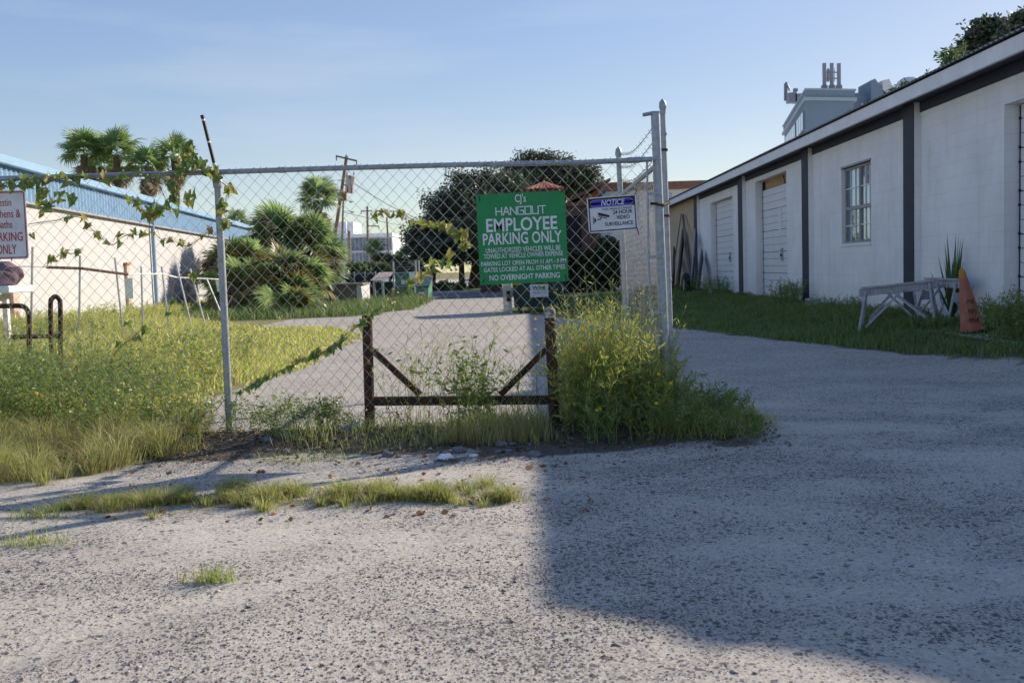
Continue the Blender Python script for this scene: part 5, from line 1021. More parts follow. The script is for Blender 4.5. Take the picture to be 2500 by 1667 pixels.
tyre = thing('old_tyre', 'old black tyre half sunk in the grass under the planks', 'tyre', (5.2, ty[1], gzz(5.2, ty[1])))
tp = [(5.2+.02*math.sin(a_), ty[1]+.34*math.cos(a_), gzz(5.2, ty[1])+.26+.34*math.sin(a_)) for a_ in np.linspace(0, 2*math.pi, 29)]
MB().tube(tp, .095, 8, cap=False).build('tread', M['rubber'], tyre, smooth=True)
MB().tube([(5.14, ty[1], gzz(5.2, ty[1])+.26), (5.26, ty[1], gzz(5.2, ty[1])+.26)], .22, 16).build('hub', M['sash'], tyre)
stp = PX(*z42(405, 1310), 5.4); tag(MB().bar(stp, (5.4, stp[1]-.1, gzz(5.4, stp[1])-.05), .1, .1).build('wooden_stub', M['greywood']), 'short wooden stub in the grass before the small roll door', 'post')
# ================================================================== LITTER AND RUBBLE AT THE FENCE
fs_ = GD(810, 990); fz = gzz(fs_[0], fs_[1])
m_ = MB().box((fs_[0]-.08, fs_[1]-.09, fz+.01), (fs_[0]+.065, fs_[1]+.05, fz+.05)); tag(m_.build('foam_scrap', M['foam'], None, bevel=.008), 'white foam scrap lying beside the left barrier post', 'litter').rotation_euler = (.15, -.1, .3)
for k, (x, y, s, lb_) in enumerate([(1022, 1052, .035, 'white crumpled scrap on the gravel before the straw tuft'), (350, 1040, .025, 'small white scrap in the soil left of the line post'), (152, 990, .06, 'pale plastic scrap under the left weeds'), (1088, 1047, .02, 'tiny pale pebble like scrap right of the crumpled scrap'), (985, 975, .03, 'white scrap under the barrier rail')]):
    g_ = GD(x, y); tag(lump('litter', (g_[0], g_[1], gzz(g_[0], g_[1])+s*.35), s*1.3, s, s*.6, None, 30+k, 7, .5).build('litter', M['foam']), lb_, 'litter', 'pale scraps along the fence')
rr = np.random.default_rng(77)
RL = ['between the barrier posts', 'before the yellow flowering bush', 'at the foot of the line post', 'beside the foam scrap']
rub = []
ORD = 'first second third fourth fifth sixth seventh eighth ninth tenth eleventh twelfth thirteenth fourteenth fifteenth sixteenth'.split()
for k in range(46):
    g_ = GD(560+rr.random()*770, 1000+rr.random()*48); s = .010+.026*rr.random()**2; rub.append((s, g_))
rub.sort(key=lambda t: -t[0])
for k, (s, g_) in enumerate(rub):
    if k < 16:
        nth = sorted(q[1][0] for q in rub[:16]).index(g_[0])
        tag(lump('rubble', (g_[0], g_[1], gzz(g_[0], g_[1])+s*.3), s*1.25, s, s*.7, None, 90+k, 6, .6).build('rubble_stone', M['rubble']), 'broken grey concrete lump under the fence, ' + ORD[nth] + ' of sixteen from the left', 'stone', 'rubble under the fence')
rubm = MB()
for k, (s, g_) in enumerate(rub[16:]):
    q = lump('r', (g_[0], g_[1], gzz(g_[0], g_[1])+s*.3), s*1.25, s, s*.7, None, 190+k, 4, .6); rubm.add(q.v, q.f)
tag(rubm.build('rubble_crumbs', M['rubble']), 'small grey rubble crumbs in the soil under the fence', 'rubble', kind='stuff')
M['litterleaf'] = leafmat('leaf litter', [(.05, .035, .022), (.11, .075, .045), (.19, .15, .09), (.08, .09, .03)], .15, .03)
# ================================================================== PLANT HELPERS
def blades(x, y, z, h, w, seed, lean=.45, sweep=None):
    r = np.random.default_rng(seed); n = len(x); a = r.random(n)*2*math.pi; b = r.random(n)*2*math.pi
    if sweep is not None: b = sweep + (r.random(n)-.5)*2.2
    ln = lean*(.3+r.random(n)); ax = np.stack([np.cos(a), np.sin(a), np.zeros(n)], 1)*w[:, None]; bd = np.stack([np.cos(b), np.sin(b), np.zeros(n)], 1)
    p = np.stack([x, y, z], 1); up = np.array((0, 0, 1.))
    m = p + up*(h*.58)[:, None] + bd*(h*ln*.28)[:, None]; t = p + up*(h*(1-.18*ln))[:, None] + bd*(h*ln)[:, None]
    V = np.stack([p-ax, p+ax, m-ax*.75, m+ax*.75, t], 1); k = 5*np.arange(n)[:, None]
    F = np.concatenate([k+np.array([[0, 1, 3]]), k+np.array([[0, 3, 2]]), k+np.array([[2, 3, 4]])], 0); return V.reshape(-1, 3), F
def leafq(c, size, seed, ratio=.42, flatz=.6, dirs=None):
    r = np.random.default_rng(seed); n = len(c); d = r.normal(size=(n, 3)) if dirs is None else dirs + r.normal(size=(n, 3))*.45
    d[:, 2] *= flatz; d /= np.linalg.norm(d, axis=1)[:, None]+1e-9; q = r.normal(size=(n, 3)); s = np.cross(d, q); s /= np.linalg.norm(s, axis=1)[:, None]+1e-9
    L = size[:, None]; V = np.stack([c, c+d*L*.5+s*L*ratio*.5, c+d*L, c+d*L*.5-s*L*ratio*.5], 1); k = 4*np.arange(n)[:, None]
    F = np.concatenate([k+np.array([[0, 1, 2]]), k+np.array([[0, 2, 3]])], 0); return V.reshape(-1, 3), F
def stems_np(paths, r0, r1):
    """paths (n, m, 3) -> 3 sided tapered tubes"""
    n, m, _ = paths.shape; q = np.array([(1, 0), (-.5, .87), (-.5, -.87)]); rr_ = np.linspace(r0, r1, m)
    V = paths[:, :, None, :] + np.concatenate([q, np.zeros((3, 1))], 1)[None, None]*rr_[None, :, None, None]
    i = np.arange(m-1)[:, None]; j = np.arange(3)[None]; a0 = i*3+j; a1 = i*3+(j+1) % 3; f = np.stack([a0, a1, a1+3, a0+3], -1).reshape(-1, 4)
    F = (f[None] + (3*m)*np.arange(n)[:, None, None]).reshape(-1, 4); return V.reshape(-1, 3), F
def weed(name, label, cat, bx, by, hfun, seed, leaf=.03, nleaf=34, mat='weedleaf', stemmat='stem', flowers=0, lean=.35, loc=None, group=None, ratio=.35, stem_r=.0025, tops=1.0, fl_size=.012, align=False):
    r = np.random.default_rng(seed); n = len(bx); h = hfun(bx, by)*(.55+.45*r.random(n)); bz = gz(bx, by)
    o = thing(name, label, cat, loc if loc is not None else (float(np.mean(bx)), float(np.mean(by)), float(np.mean(bz))), group)
    b = r.random(n)*2*math.pi; ln = lean*(.2+r.random(n)); T_ = np.linspace(0, 1, 6)
    wob = r.normal(size=(n, 6, 2))*.02*h[:, None, None]*T_[None, :, None]
    px = bx[:, None] + np.cos(b)[:, None]*(ln*h)[:, None]*T_**1.6 + wob[..., 0]; py = by[:, None] + np.sin(b)[:, None]*(ln*h)[:, None]*T_**1.6 + wob[..., 1]; pz = bz[:, None] + h[:, None]*T_*(1-.15*ln[:, None]*T_)
    path = np.stack([px, py, pz], -1)
    # side twigs
    nt_ = 2; tw = []
    for k in range(nt_):
        i0 = 2+k; d = r.normal(size=(n, 3))*.16*h[:, None]; d[:, 2] = abs(d[:, 2])*.9+.1*h; s = path[:, i0]; tw.append(np.stack([s, s+d*.5, s+d], 1))
    tw = np.concatenate(tw); V1, F1 = stems_np(path, stem_r, stem_r*.45); np_mesh('stems', V1, F1, M[stemmat], o)['kind'] = 'stuff'
    V1, F1 = stems_np(tw, stem_r*.6, stem_r*.35); np_mesh('twigs', V1, F1, M[stemmat], o)['kind'] = 'stuff'
    t = r.random((n, nleaf))**.8*.98; idx = t*5; i = np.minimum(idx.astype(int), 4); f = idx-i; rows_ = np.arange(n)[:, None]
    c = path[rows_, i]*(1-f)[..., None] + path[rows_, i+1]*f[..., None]
    c2 = np.repeat(tw, max(2, nleaf//5), axis=0); f2 = r.random(len(c2)); c2 = c2[:, 0]*(1-f2)[:, None]+c2[:, 2]*f2[:, None]
    C = np.concatenate([c.reshape(-1, 3), c2]); C = C + r.normal(size=C.shape)*.004; sz = leaf*(.5+.8*r.random(len(C)))
    dirs = None
    if align:
        tg = path[rows_, i+1]-path[rows_, i]; tg = tg/np.linalg.norm(tg, axis=-1)[..., None]; t2 = np.repeat(tw[:, 2]-tw[:, 0], max(2, nleaf//5), axis=0); t2 = t2/(np.linalg.norm(t2, axis=1)[:, None]+1e-9)
        dirs = np.concatenate([tg.reshape(-1, 3), t2]); lat = r.normal(size=dirs.shape); lat[:, 2] *= .3; dirs = dirs*.9 + lat*.55
    V1, F1 = leafq(C, sz, seed+1, ratio, .6 if dirs is None else 1.0, dirs); np_mesh('foliage', V1, F1, M[mat], o)['kind'] = 'stuff'
    if flowers:
        tips = np.concatenate([path[:, -1], tw[:, -1]]); tips = tips[r.permutation(len(tips))[:flowers]]; m_ = MB()
        for tpt in tips:
            q = r.normal(size=3); q[1] -= 1.2; q[2] += .8; q /= np.linalg.norm(q); e1 = np.cross(q, (1, .2, .1)); e1 /= np.linalg.norm(e1); e2 = np.cross(q, e1); R_ = fl_size*(.7+.6*r.random())
            rim = [tpt + R_*((1 if k % 2 == 0 else .62)*(e1*math.cos(k*math.pi/5)+e2*math.sin(k*math.pi/5))) + q*.003 for k in range(10)]; m_.add(rim+[tpt+q*.006], [(k, (k+1) % 10, 10) for k in range(10)])
        m_.build('flowers', M['flower'], o)['kind'] = 'stuff'
    return o
def scatter(poly, n, seed, dens=None):
    r = np.random.default_rng(seed); p_ = np.array(poly); x0, y0 = p_.min(0); x1, y1 = p_.max(0); X_ = []; Y_ = []; c = 0
    while c < n:
        x = x0+(x1-x0)*r.random(n*3); y = y0+(y1-y0)*r.random(n*3); k = in_poly(x, y, poly)
        if dens is not None: k &= r.random(len(x)) < dens(x, y)
        X_.append(x[k]); Y_.append(y[k]); c += k.sum()
        if len(X_) > 60: break
    return np.concatenate(X_)[:n], np.concatenate(Y_)[:n]
def grass(name, label, poly, n, hf, wf, mat, seed, lean=.45, dens=None, jag=.25):
    x, y = scatter(poly, n, seed, dens); r = np.random.default_rng(seed+5); x = x + r.normal(size=len(x))*jag*.5; y = y + r.normal(size=len(y))*jag*.5
    h = hf(x, y)*(.45+.75*r.random(len(x))); V1, F1 = blades(x, y, gz(x, y)-.004, h, wf(x, y)*(.6+.7*r.random(len(x))), seed+1, lean)
    o = np_mesh(name, V1, F1, M[mat]); tag(o, label, 'grass', kind='stuff'); return o
# ------------------------------------------------ meadow behind the fence
def mh(x, y):
    base = .56 + .22*(fbm(x*.5, y*.5, 5)-.45)*2; edge = np.clip((-2.75 - x)/1.3, .12, 1); far = np.clip((y-18)/6, 0, 1)
    short = 1 - .78*np.clip((y-11.5)/3, 0, 1)*np.clip((x+8.5)/3, 0, 1); return np.clip(base*edge*(1-.25*far)*short, .05, 1)
cl = lambda x, y: np.clip((fbm(x*1.3, y*1.3, 8)-.25)/.35, .25, 1)
MD = lambda x, y: np.clip(6.0/y, .1, 1)*cl(x, y)*(x > -.62*y - 1.2)
grass('meadow_grass', 'tall yellow green grass filling the field behind the fence', MEADOW, 125000, mh, lambda x, y: .0030+.00042*y, 'meadow', 21, .5, MD, .12)
grass('meadow_grass', 'sparse straw coloured seed stalks standing in the field', MEADOW, 9000, lambda x, y: mh(x, y)*1.25, lambda x, y: .0016+.00025*y, 'straw', 23, .4, MD, .12)
grass('back_grass', 'weedy grass at the far end of the drive', FARWEED, 16000, lambda x, y: .30+.5*np.clip(fbm(x*.6, y*.6, 4)-.4, 0, 1), lambda x, y: .014+0*x, 'shadegrass', 25, .5)
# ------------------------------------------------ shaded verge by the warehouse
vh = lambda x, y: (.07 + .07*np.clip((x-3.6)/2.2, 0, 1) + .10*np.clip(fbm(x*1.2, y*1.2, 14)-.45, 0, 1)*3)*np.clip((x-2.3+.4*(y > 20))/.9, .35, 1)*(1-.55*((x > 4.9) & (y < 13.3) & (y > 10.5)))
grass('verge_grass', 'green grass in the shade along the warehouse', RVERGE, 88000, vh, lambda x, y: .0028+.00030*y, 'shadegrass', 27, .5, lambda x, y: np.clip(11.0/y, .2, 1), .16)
# ------------------------------------------------ foreground grass
FG = [(-2.5, 4.72), (-2.0, 4.86), (-1.6, 4.62), (-1.2, 4.68), (-.7, 4.80), (-.3, 4.78), (-.02, 4.86), (-.3, 5.02), (-.8, 5.0), (-1.3, 5.14), (-1.7, 5.06), (-2.1, 4.98)]
fgd = lambda x, y: np.clip((fbm(x*2.6, y*4.2, 44)-.36)/.16, .02, 1)
def tufts(name, label, cen, n, h, w, mat, seed, lean=1.0, flat=.35):
    """cen: (x, y, radius, weight) clumps; the blades of a clump lean away from its middle"""
    r = np.random.default_rng(seed); cen = np.array(cen); pw = cen[:, 3]*cen[:, 2]; k = r.choice(len(cen), n, p=pw/pw.sum()); q = np.abs(r.normal(size=n))*.55; a = r.random(n)*2*math.pi
    x = cen[k, 0]+cen[k, 2]*q*np.cos(a); y = cen[k, 1]+cen[k, 2]*q*np.sin(a)*.75; hh = h*(.35+.9*r.random(n))*(cen[k, 2]/cen[:, 2].mean())**.5*np.clip(1.25-.45*q, .3, 1.2)
    V1, F1 = blades(x, y, gz(x, y)-.003, hh, w*(.6+.8*r.random(n)), seed+1, lean, a); o = np_mesh(name, V1, F1, M[mat]); tag(o, label, 'grass', kind='stuff'); return o
r = np.random.default_rng(131); cen = []
for k in range(120):
    t = r.random(); x = -2.45+2.35*t; yc = np.interp(x, [-2.45, -1.8, -1.2, -.6, -.1], [4.82, 4.93, 4.90, 4.90, 4.86]); wd = np.interp(x, [-2.45, -1.9, -1.3, -.8, -.6, -.3, -.05], [.02, .09, .15, .09, .05, .08, .02]); cen.append((x, yc+r.normal()*wd, .03+.085*r.random()**1.5*np.interp(x, [-2.45, -1.7, -.8, -.1], [.5, 1.2, .9, .7]), r.random()**1.3+.05))
tufts('foreground_grass', 'low tufted grass clump on the gravel before the fence', cen, 11500, .075, .0014, 'grass', 31, 1.0)
tufts('foreground_straw', 'dry straw mixed into the low grass clump', cen, 4600, .075, .0011, 'straw', 33, 1.5)
r = np.random.default_rng(133); cen = []
for k in range(170):
    x = -6.5+4.4*r.random()**.6; y = 5.45+1.5*r.random()
    if x < -2.25-.5*abs(y-6.2) or r.random() < .12: cen.append((x, y, .05+.14*r.random()**1.5, .15+r.random()))
tufts('roadside_grass', 'rough tufted grass at the left before the fence', cen, 12000, .20, .0016, 'grass', 35, .9)
tufts('roadside_straw', 'dry straw among the roadside tufts at the left', cen, 9000, .19, .0013, 'straw', 37, 1.2)
FL = [(-3.2, 6.45), (-1.8, 6.3), (-.6, 6.2), (.3, 6.05), (.4, 6.8), (-1.2, 7.1), (-3.2, 7.2)]
grass('fence_foot_grass', 'scattered green blades along the fence foot', FL, 1700, lambda x, y: .10+.10*fbm(x*3, y*3, 17), lambda x, y: .0018+0*x, 'grass', 39, .7, lambda x, y: np.clip((fbm(x*2.6, y*2.6, 47)-.42)/.2, .0, 1), .05)
TF = [(-.62, 6.38), (-.2, 6.30), (.12, 6.42), (.05, 6.72), (-.45, 6.75)]
grass('straw_tuft', 'upright straw and green tuft before the barrier', TF, 1500, lambda x, y: .16+0*x, lambda x, y: .0019+0*x, 'straw', 41, .5, None, .06)
grass('green_tuft', 'fresh green blades in the straw tuft before the barrier', TF, 650, lambda x, y: .24+0*x, lambda x, y: .0024+0*x, 'grass', 43, .45, None, .05)
for k, (x, y, s, lb_) in enumerate([(485, 1335, .07, 'tiny yellowing grass tuft alone on the foreground sand'), (90, 1190, .09, 'small grass tuft at the left before the main clump'), (75, 1250, .13, 'small flat grass tuft nearest the left edge'), (700, 1055, .22, 'short green tuft behind the main grass clump')]):
    g_ = GD(x, y); r = np.random.default_rng(300+k); n_ = 170; xx = g_[0]+r.normal(size=n_)*s*.8; yy_ = g_[1]+r.normal(size=n_)*s*.3; V1, F1 = blades(xx, yy_, gz(xx, yy_), .03+.06*r.random(n_), .0015*np.ones(n_), 310+k, 1.0)
    tag(np_mesh('grass_tuft', V1, F1, M['grass']), lb_, 'grass', 'small grass tufts on the gravel')
# leaf litter, dead twigs at the fence foot
r = np.random.default_rng(87); n_ = 7000; gx_ = -3.3+4.9*r.random(n_); gy_ = 6.62+.30*r.normal(size=n_); C = np.stack([gx_, gy_, gz(gx_, gy_)+.006+.012*r.random(n_)], 1)
V1, F1 = leafq(C, .012+.026*r.random(n_), 86, .5, .35); tag(np_mesh('leaf_litter', V1, F1, M['litterleaf']), 'dark dry leaf litter along the fence foot', 'leaves', kind='stuff')
n_ = 800; gx_ = -3.2+4.6*r.random(n_); gy_ = 6.64+.28*r.normal(size=n_); b_ = np.stack([gx_, gy_, gz(gx_, gy_)+.006], 1); d = r.normal(size=(n_, 3))*np.array((.10, .06, .03)); d[:, 2] = abs(d[:, 2]); pth = np.stack([b_, b_+d*.5+np.array((0, 0, .012)), b_+d], 1)
V1, F1 = stems_np(pth, .0022, .0012); tag(np_mesh('dead_twigs', V1, F1, M['drystem']), 'thin dead twigs tangled along the fence foot', 'twigs', kind='stuff')
# fallen leaves
r = np.random.default_rng(88); n_ = 190; gx_ = -2.4+2.7*r.random(n_); gy_ = 4.5+1.9*r.random(n_)**1.3; C = np.stack([gx_, gy_, gz(gx_, gy_)+.008], 1)
V1, F1 = leafq(C, .018+.03*r.random(n_), 89, .7, .15); tag(np_mesh('fallen_leaves', V1, F1, M['deadleaf']), 'brown fallen leaves around the foreground grass', 'leaves', kind='stuff')
# ------------------------------------------------ weeds and bushes
def hump(c, w, h): return lambda x, y: h*np.exp(-((x-c[0])/w[0])**2 - ((y-c[1])/w[1])**2)
r = np.random.default_rng(5)
def rnd(n, x0, x1, y0, y1, s): q = np.random.default_rng(s); return x0+(x1-x0)*q.random(n), y0+(y1-y0)*q.random(n)
hb = lambda x, y: np.interp(x, [.15, .35, .6, .85, 1.1, 1.35, 1.65], [.62, .80, .92, .78, .52, .36, .16])*np.interp(y, [6.15, 6.5, 6.9, 7.6], [.35, .68, 1, 1])
x_, y_ = rnd(330, .22, 1.02, 6.5, 7.5, 51)
weed('flowering_bush', 'tall weedy bush with small yellow flowers around the gate post', 'bush', x_, y_, hb, 52, .060, 20, 'weedyellow', 'stem', 150, .36, (.7, 7.0, 0), ratio=.15, fl_size=.013, align=True)
x_, y_ = rnd(250, .35, 1.50, 6.25, 7.2, 53)
weed('low_weed_bush', 'low dark green weeds spreading right of the gate post', 'bush', x_, y_, lambda x, y: hb(x, y)*.62+.05, 54, .050, 20, 'weedleaf', 'stem', 30, .65, (1.2, 6.7, 0), ratio=.16, fl_size=.012, align=True)
BF = [(.85, 6.35), (1.3, 6.25), (1.62, 6.6), (1.65, 7.1), (1.25, 7.3), (.9, 7.2)]
grass('bush_foot_grass', 'fine green grass at the right foot of the flowering bush', BF, 2600, lambda x, y: .08+.20*np.clip((1.65-x)/.8, 0, 1), lambda x, y: .0016+0*x, 'grass', 157, .8, None, .10)
x_, y_ = rnd(150, .22, .95, 6.7, 7.6, 55)
V_ = weed('seed_stalk_clump', 'tall pale seed stalks rising out of the flowering bush', 'bush', x_, y_, lambda x, y: 1.14*np.interp(x, [.2, .5, .95], [.72, 1, .78]), 56, .050, 20, 'weedyellow', 'stem', 40, .26, ratio=.12, align=True)
x_, y_ = rnd(26, -.56, -.26, 6.90, 7.05, 57)
weed('sapling_weed', 'leafy young weed growing through the mesh between the barrier posts', 'plant', x_, y_, lambda x, y: .72+0*x, 58, .05, 28, 'weedleaf', 'stem', 0, .75, ratio=.34, stem_r=.004)
x_, y_ = rnd(64, -1.0, .16, 6.95, 7.35, 59)
weed('wispy_weed', 'wispy thin stalks behind the barrier rail', 'plant', x_, y_, lambda x, y: .80+0*x, 60, .034, 14, 'weedyellow', 'stem', 14, .5, ratio=.2, align=True)
x_, y_ = rnd(110, -2.75, -1.35, 6.75, 7.2, 61)
weed('trailing_weed', 'trailing flowering weed around the foot of the line post', 'plant', x_, y_, lambda x, y: .34+.0*x, 62, .032, 20, 'weedleaf', 'stem', 34, 1.0, ratio=.36, fl_size=.010)
x_, y_ = rnd(34, -1.5, -.9, 6.85, 7.2, 63)
weed('trailing_weed', 'thin creeping weed between the line post and the barrier', 'plant', x_, y_, lambda x, y: .24+.0*x, 64, .024, 12, 'weedleaf', 'drystem', 14, 1.3, ratio=.36, fl_size=.009)
x_, y_ = rnd(420, -4.6, -2.9, 6.7, 8.4, 65)
weed('leafy_weed_thicket', 'dense leafy weed thicket in the corner left of the fence', 'bush', x_, y_, lambda x, y: np.interp(x, [-4.6, -3.6, -2.9], [.72, .62, .26]), 66, .040, 26, 'weedleaf', 'stem', 20, .5, ratio=.34, stem_r=.003)
x_, y_ = rnd(330, -4.8, -2.7, 6.75, 8.6, 265)
weed('tall_weed_thicket', 'wispy yellow green stalks standing over the leafy thicket', 'bush', x_, y_, lambda x, y: np.interp(x, [-4.8, -3.6, -2.7], [1.05, .88, .42]), 266, .034, 30, 'weedleaf', 'stem', 30, .55, ratio=.24, stem_r=.0026)
x_, y_ = rnd(160, -3.9, -2.4, 6.8, 7.6, 67)
weed('leafy_weed_thicket', 'yellowing weeds between the thicket and the line post', 'bush', x_, y_, lambda x, y: .40+0*x, 68, .032, 26, 'weedyellow', 'drystem', 16, .7, ratio=.34)
for kk, (xa, xb, ya, yb2, hh_, nn, lb2) in enumerate([(-9.5, -6.8, 12.5, 17.5, .70, 260, 'patch of leafy weeds halfway across the left field'), (-4.8, -3.1, 8.4, 11, .50, 130, 'leafy weeds along the drive side of the left field'), (-11, -8.2, 17.5, 24, .72, 240, 'far leafy weeds in the left field near the cream wall')]):
    x_, y_ = rnd(nn, xa, xb, ya, yb2, 270+kk); weed('field_weeds', lb2, 'bush', x_, y_, lambda x, y: hh_+0*x, 280+kk, .05+.012*kk, 30, ('weedleaf', 'weedyellow', 'weedyellow')[kk], 'stem', 0, .45, ratio=.3, stem_r=.004)
x_, y_ = rnd(420, -7.5, -3.2, 8.2, 12.5, 69)
weed('field_weeds', 'patch of taller weeds in the left field behind the thicket', 'bush', x_, y_, lambda x, y: .70+0*x, 70, .042, 34, 'weedleaf', 'stem', 0, .45, ratio=.3)
def shaded_weed(px, py, X, h, w, n, seed, label, leaf=.05, mat='weedleaf'):
    p_ = PX(px, py, X); q = np.random.default_rng(seed); x_ = X+q.normal(size=n)*w*.5; y_ = p_[1]+q.normal(size=n)*w; x_ = np.minimum(x_, 5.93)
    weed('wall_weed', label, 'plant', x_, y_, lambda x, y: h+0*x, seed+1, leaf, 30, mat, 'stem', 0, .45, group='weeds along the warehouse wall', ratio=.3, stem_r=.004)
shaded_weed(1925, 740, 5.6, .62, .35, 60, 400, 'bushy weed before the roll door with the plywood gap')
shaded_weed(1750, 730, 5.6, .65, .5, 50, 402, 'weeds before the small roll door')
shaded_weed(2490, 780, 5.45, .62, .25, 110, 404, 'dark weeds at the right edge before the near roll door', .045)
shaded_weed(2425, 750, 5.85, .45, .12, 40, 406, 'dark weed right behind the leaning cone', .04)
shaded_weed(2180, 765, 5.5, .28, .5, 100, 408, 'low weeds under the sawhorses', .035)
shaded_weed(2290, 790, 5.4, .2, .25, 60, 414, 'low weeds at the foot of the right sawhorse', .03)
shaded_weed(2060, 760, 5.7, .34, .35, 50, 410, 'low weeds between the block and the sawhorses', .035)
shaded_weed(1700, 725, 5.5, .7, .5, 50, 412, 'weeds growing around the leaning planks')
# yucca
yb = PX(2325, 700, 5.80); yz_ = gzz(5.8, yb[1]); yu = thing('yucca_plant', 'spiky yucca behind the right sawhorse', 'plant', (5.8, yb[1], yz_)); r = np.random.default_rng(9)
for k in range(26):
    a_ = r.random()*2*math.pi; el = .55+.9*r.random()**.6; L_ = (.55+.55*r.random()) if k > 6 else 1.05+.2*r.random(); el = el if k > 6 else 1.25+.2*r.random()
    d = np.array((math.cos(a_)*math.cos(el)*.5, math.sin(a_)*math.cos(el), math.sin(el))); s = np.cross(d, (0, 0, 1)); s /= np.linalg.norm(s); b_ = np.array((5.8, yb[1], yz_+.12)); wv = .022
    p1, p2 = b_+d*L_*.5, b_+d*L_*.95
    n_ = np.cross(s, d)*.008
    MB().add([b_-s*wv*.8, b_+n_, b_+s*wv*.8, p1-s*wv, p1+n_, p1+s*wv, p2], [(0,1,4,3), (1,2,5,4), (3,4,6), (4,5,6)]).build('leaf', M['shrubleaf'], yu)
# weeds rooted on the warehouse eave
def eave_weed(px, py, h, n, label, seed, w=.25):
    p_ = PX(px, py, EX+.1); q = np.random.default_rng(seed); V_=[]; o = thing('eave_weed', label, 'plant', (EX+.1, p_[1], EZ1+.02), 'weeds rooted on the eave')
    b_ = np.stack([EX+.1+q.random(n)*.2, p_[1]+q.normal(size=n)*w, np.full(n, EZ1+.04)], 1); d = q.normal(size=(n, 3))*.35; d[:, 2] = 1; path = np.stack([b_, b_+d*h*.5*(.5+q.random((n, 1))), b_+d*h*(.5+.5*q.random((n, 1)))], 1)
    V1, F1 = stems_np(path, .004, .002); np_mesh('stems', V1, F1, M['stem'], o)['kind'] = 'stuff'
    c = np.repeat(path, 22, 0); f = q.random(len(c))[:, None]; c = c[:, 0]*(1-f)+c[:, 2]*f; V1, F1 = leafq(c, .04+.06*q.random(len(c)), seed+1, .3); np_mesh('foliage', V1, F1, M['shrubleaf'], o)['kind'] = 'stuff'
eave_weed(2307, 155, .36, 26, 'small green plant rooted on the eave beside the big tree', 500, .14)
eave_weed(2195, 205, .12, 18, 'sparse dry sprigs on the eave right of the tower', 502, .5)
eave_weed(2095, 250, .08, 14, 'thin moss tuft on the eave below the tower', 504, .5)
# ================================================================== TREES
def tree(name, label, base, trunk_h, r0, blobs, nclump, per, leaf, mat, seed, cat='tree', group=None, clump_r=.55, bark='bark', shell=.55):
    r = np.random.default_rng(seed); o = thing(name, label, cat, base, group); base = np.array(base, float)
    m_ = MB(); top = base+np.array((.15*r.normal(), 0, trunk_h)); m_.tube([base-np.array((0, 0, .2)), base*.5+top*.5+np.array((.1*r.normal(), 0, 0)), top], [r0*1.25, r0, r0*.85], 9)
    tr = m_.build('trunk', M[bark], o, smooth=True); lm = MB()
    for c, R_ in blobs:
        c = np.array(c, float); mid = top*.5+c*.5+np.array((r.normal()*.3, r.normal()*.3, -.25)); lm.tube([top-np.array((0, 0, .15)), mid, c], [r0*.55, r0*.35, r0*.12], 6)
    lm.build('limbs', M[bark], o, smooth=True)
    vol = np.array([R_[0]*R_[1]*R_[2] for c, R_ in blobs])**(2/3); pr_ = vol/vol.sum(); which = r.choice(len(blobs), nclump, p=pr_)
    cen = np.array([c for c, R_ in blobs], float)[which]; rad = np.array([R_ for c, R_ in blobs], float)[which]
    d = r.normal(size=(nclump, 3)); d /= np.linalg.norm(d, axis=1)[:, None]; f = shell+(1.04-shell)*r.random(nclump)**.6
    cc = cen + d*rad*f[:, None]; cr = clump_r*(.5+.9*r.random(nclump))
    L_ = np.repeat(cc, per, 0) + np.clip(r.normal(size=(nclump*per, 3)), -1.45, 1.45)*np.repeat(cr, per)[:, None]*np.array((.55, .55, .4))
    V1, F1 = leafq(L_, leaf*(.6+.8*r.random(len(L_))), seed+1, .55, .8); np_mesh('crown', V1, F1, M[mat], o)['kind'] = 'stuff'; return o
OY = 60.0
def B3(x, y, Y, rx, rz, ry=None): c = Z3(x, y, Y); s = Y/FPX/3.41; return (c, (rx*s, (ry if ry else rx)*s, rz*s))
ob = Z3(690, 1290, OY); ob[2] = 0
tree('oak_tree', 'broad dark live oak beyond the street behind the green sign', ob, 2.6, .45,
     [B3(330, 800, OY, 190, 170), B3(480, 620, OY, 250, 230), B3(620, 480, OY+1, 200, 140), B3(750, 650, OY, 330, 280), B3(620, 880, OY-1, 300, 130), B3(400, 900, OY-1, 200, 110), B3(860, 850, OY, 260, 200), B3(240, 880, OY, 110, 110), B3(560, 330, OY+1, 90, 60), B3(780, 330, OY+1, 110, 90), B3(950, 500, OY+1, 250, 200)], 800, 85, .17, 'oakleaf', 610, clump_r=.62, shell=.35)
ob2 = Z3(1260, 1290, OY+8); ob2[2] = 0
tree('oak_tree', 'taller dark live oak rising behind the coral roof', ob2, 3.6, .5,
     [B3(1150, 200, OY+8, 130, 90), B3(1300, 210, OY+8, 160, 90), B3(1060, 320, OY+8, 170, 120), B3(1250, 330, OY+8, 300, 120), B3(1480, 330, OY+8, 180, 120), B3(1620, 320, OY+8, 110, 100), B3(1560, 420, OY+8, 140, 60), B3(1000, 430, OY+8, 160, 100), B3(1420, 240, OY+8, 80, 70)], 430, 85, .18, 'oakleaf', 612, clump_r=.62, shell=.3)
for k, (x, yb_, lb_) in enumerate([(320, 1210, 'slim dark trunk at the left under the oak canopy'), (570, 1220, 'slim dark trunk in the middle under the oak canopy')]):
    b_ = Z3(x, yb_, OY-2); b_[2] = 0; t_ = Z3(x, 1000, OY-2); tree('young_oak', lb_, b_, t_[2], .17, [(t_+np.array((0, 0, .5)), (1.4, 1.4, .6)), (t_+np.array((-.6, 0, .2)), (.8, .8, .4))], 36, 50, .24, 'oakleaf', 620+k, group='young oaks')
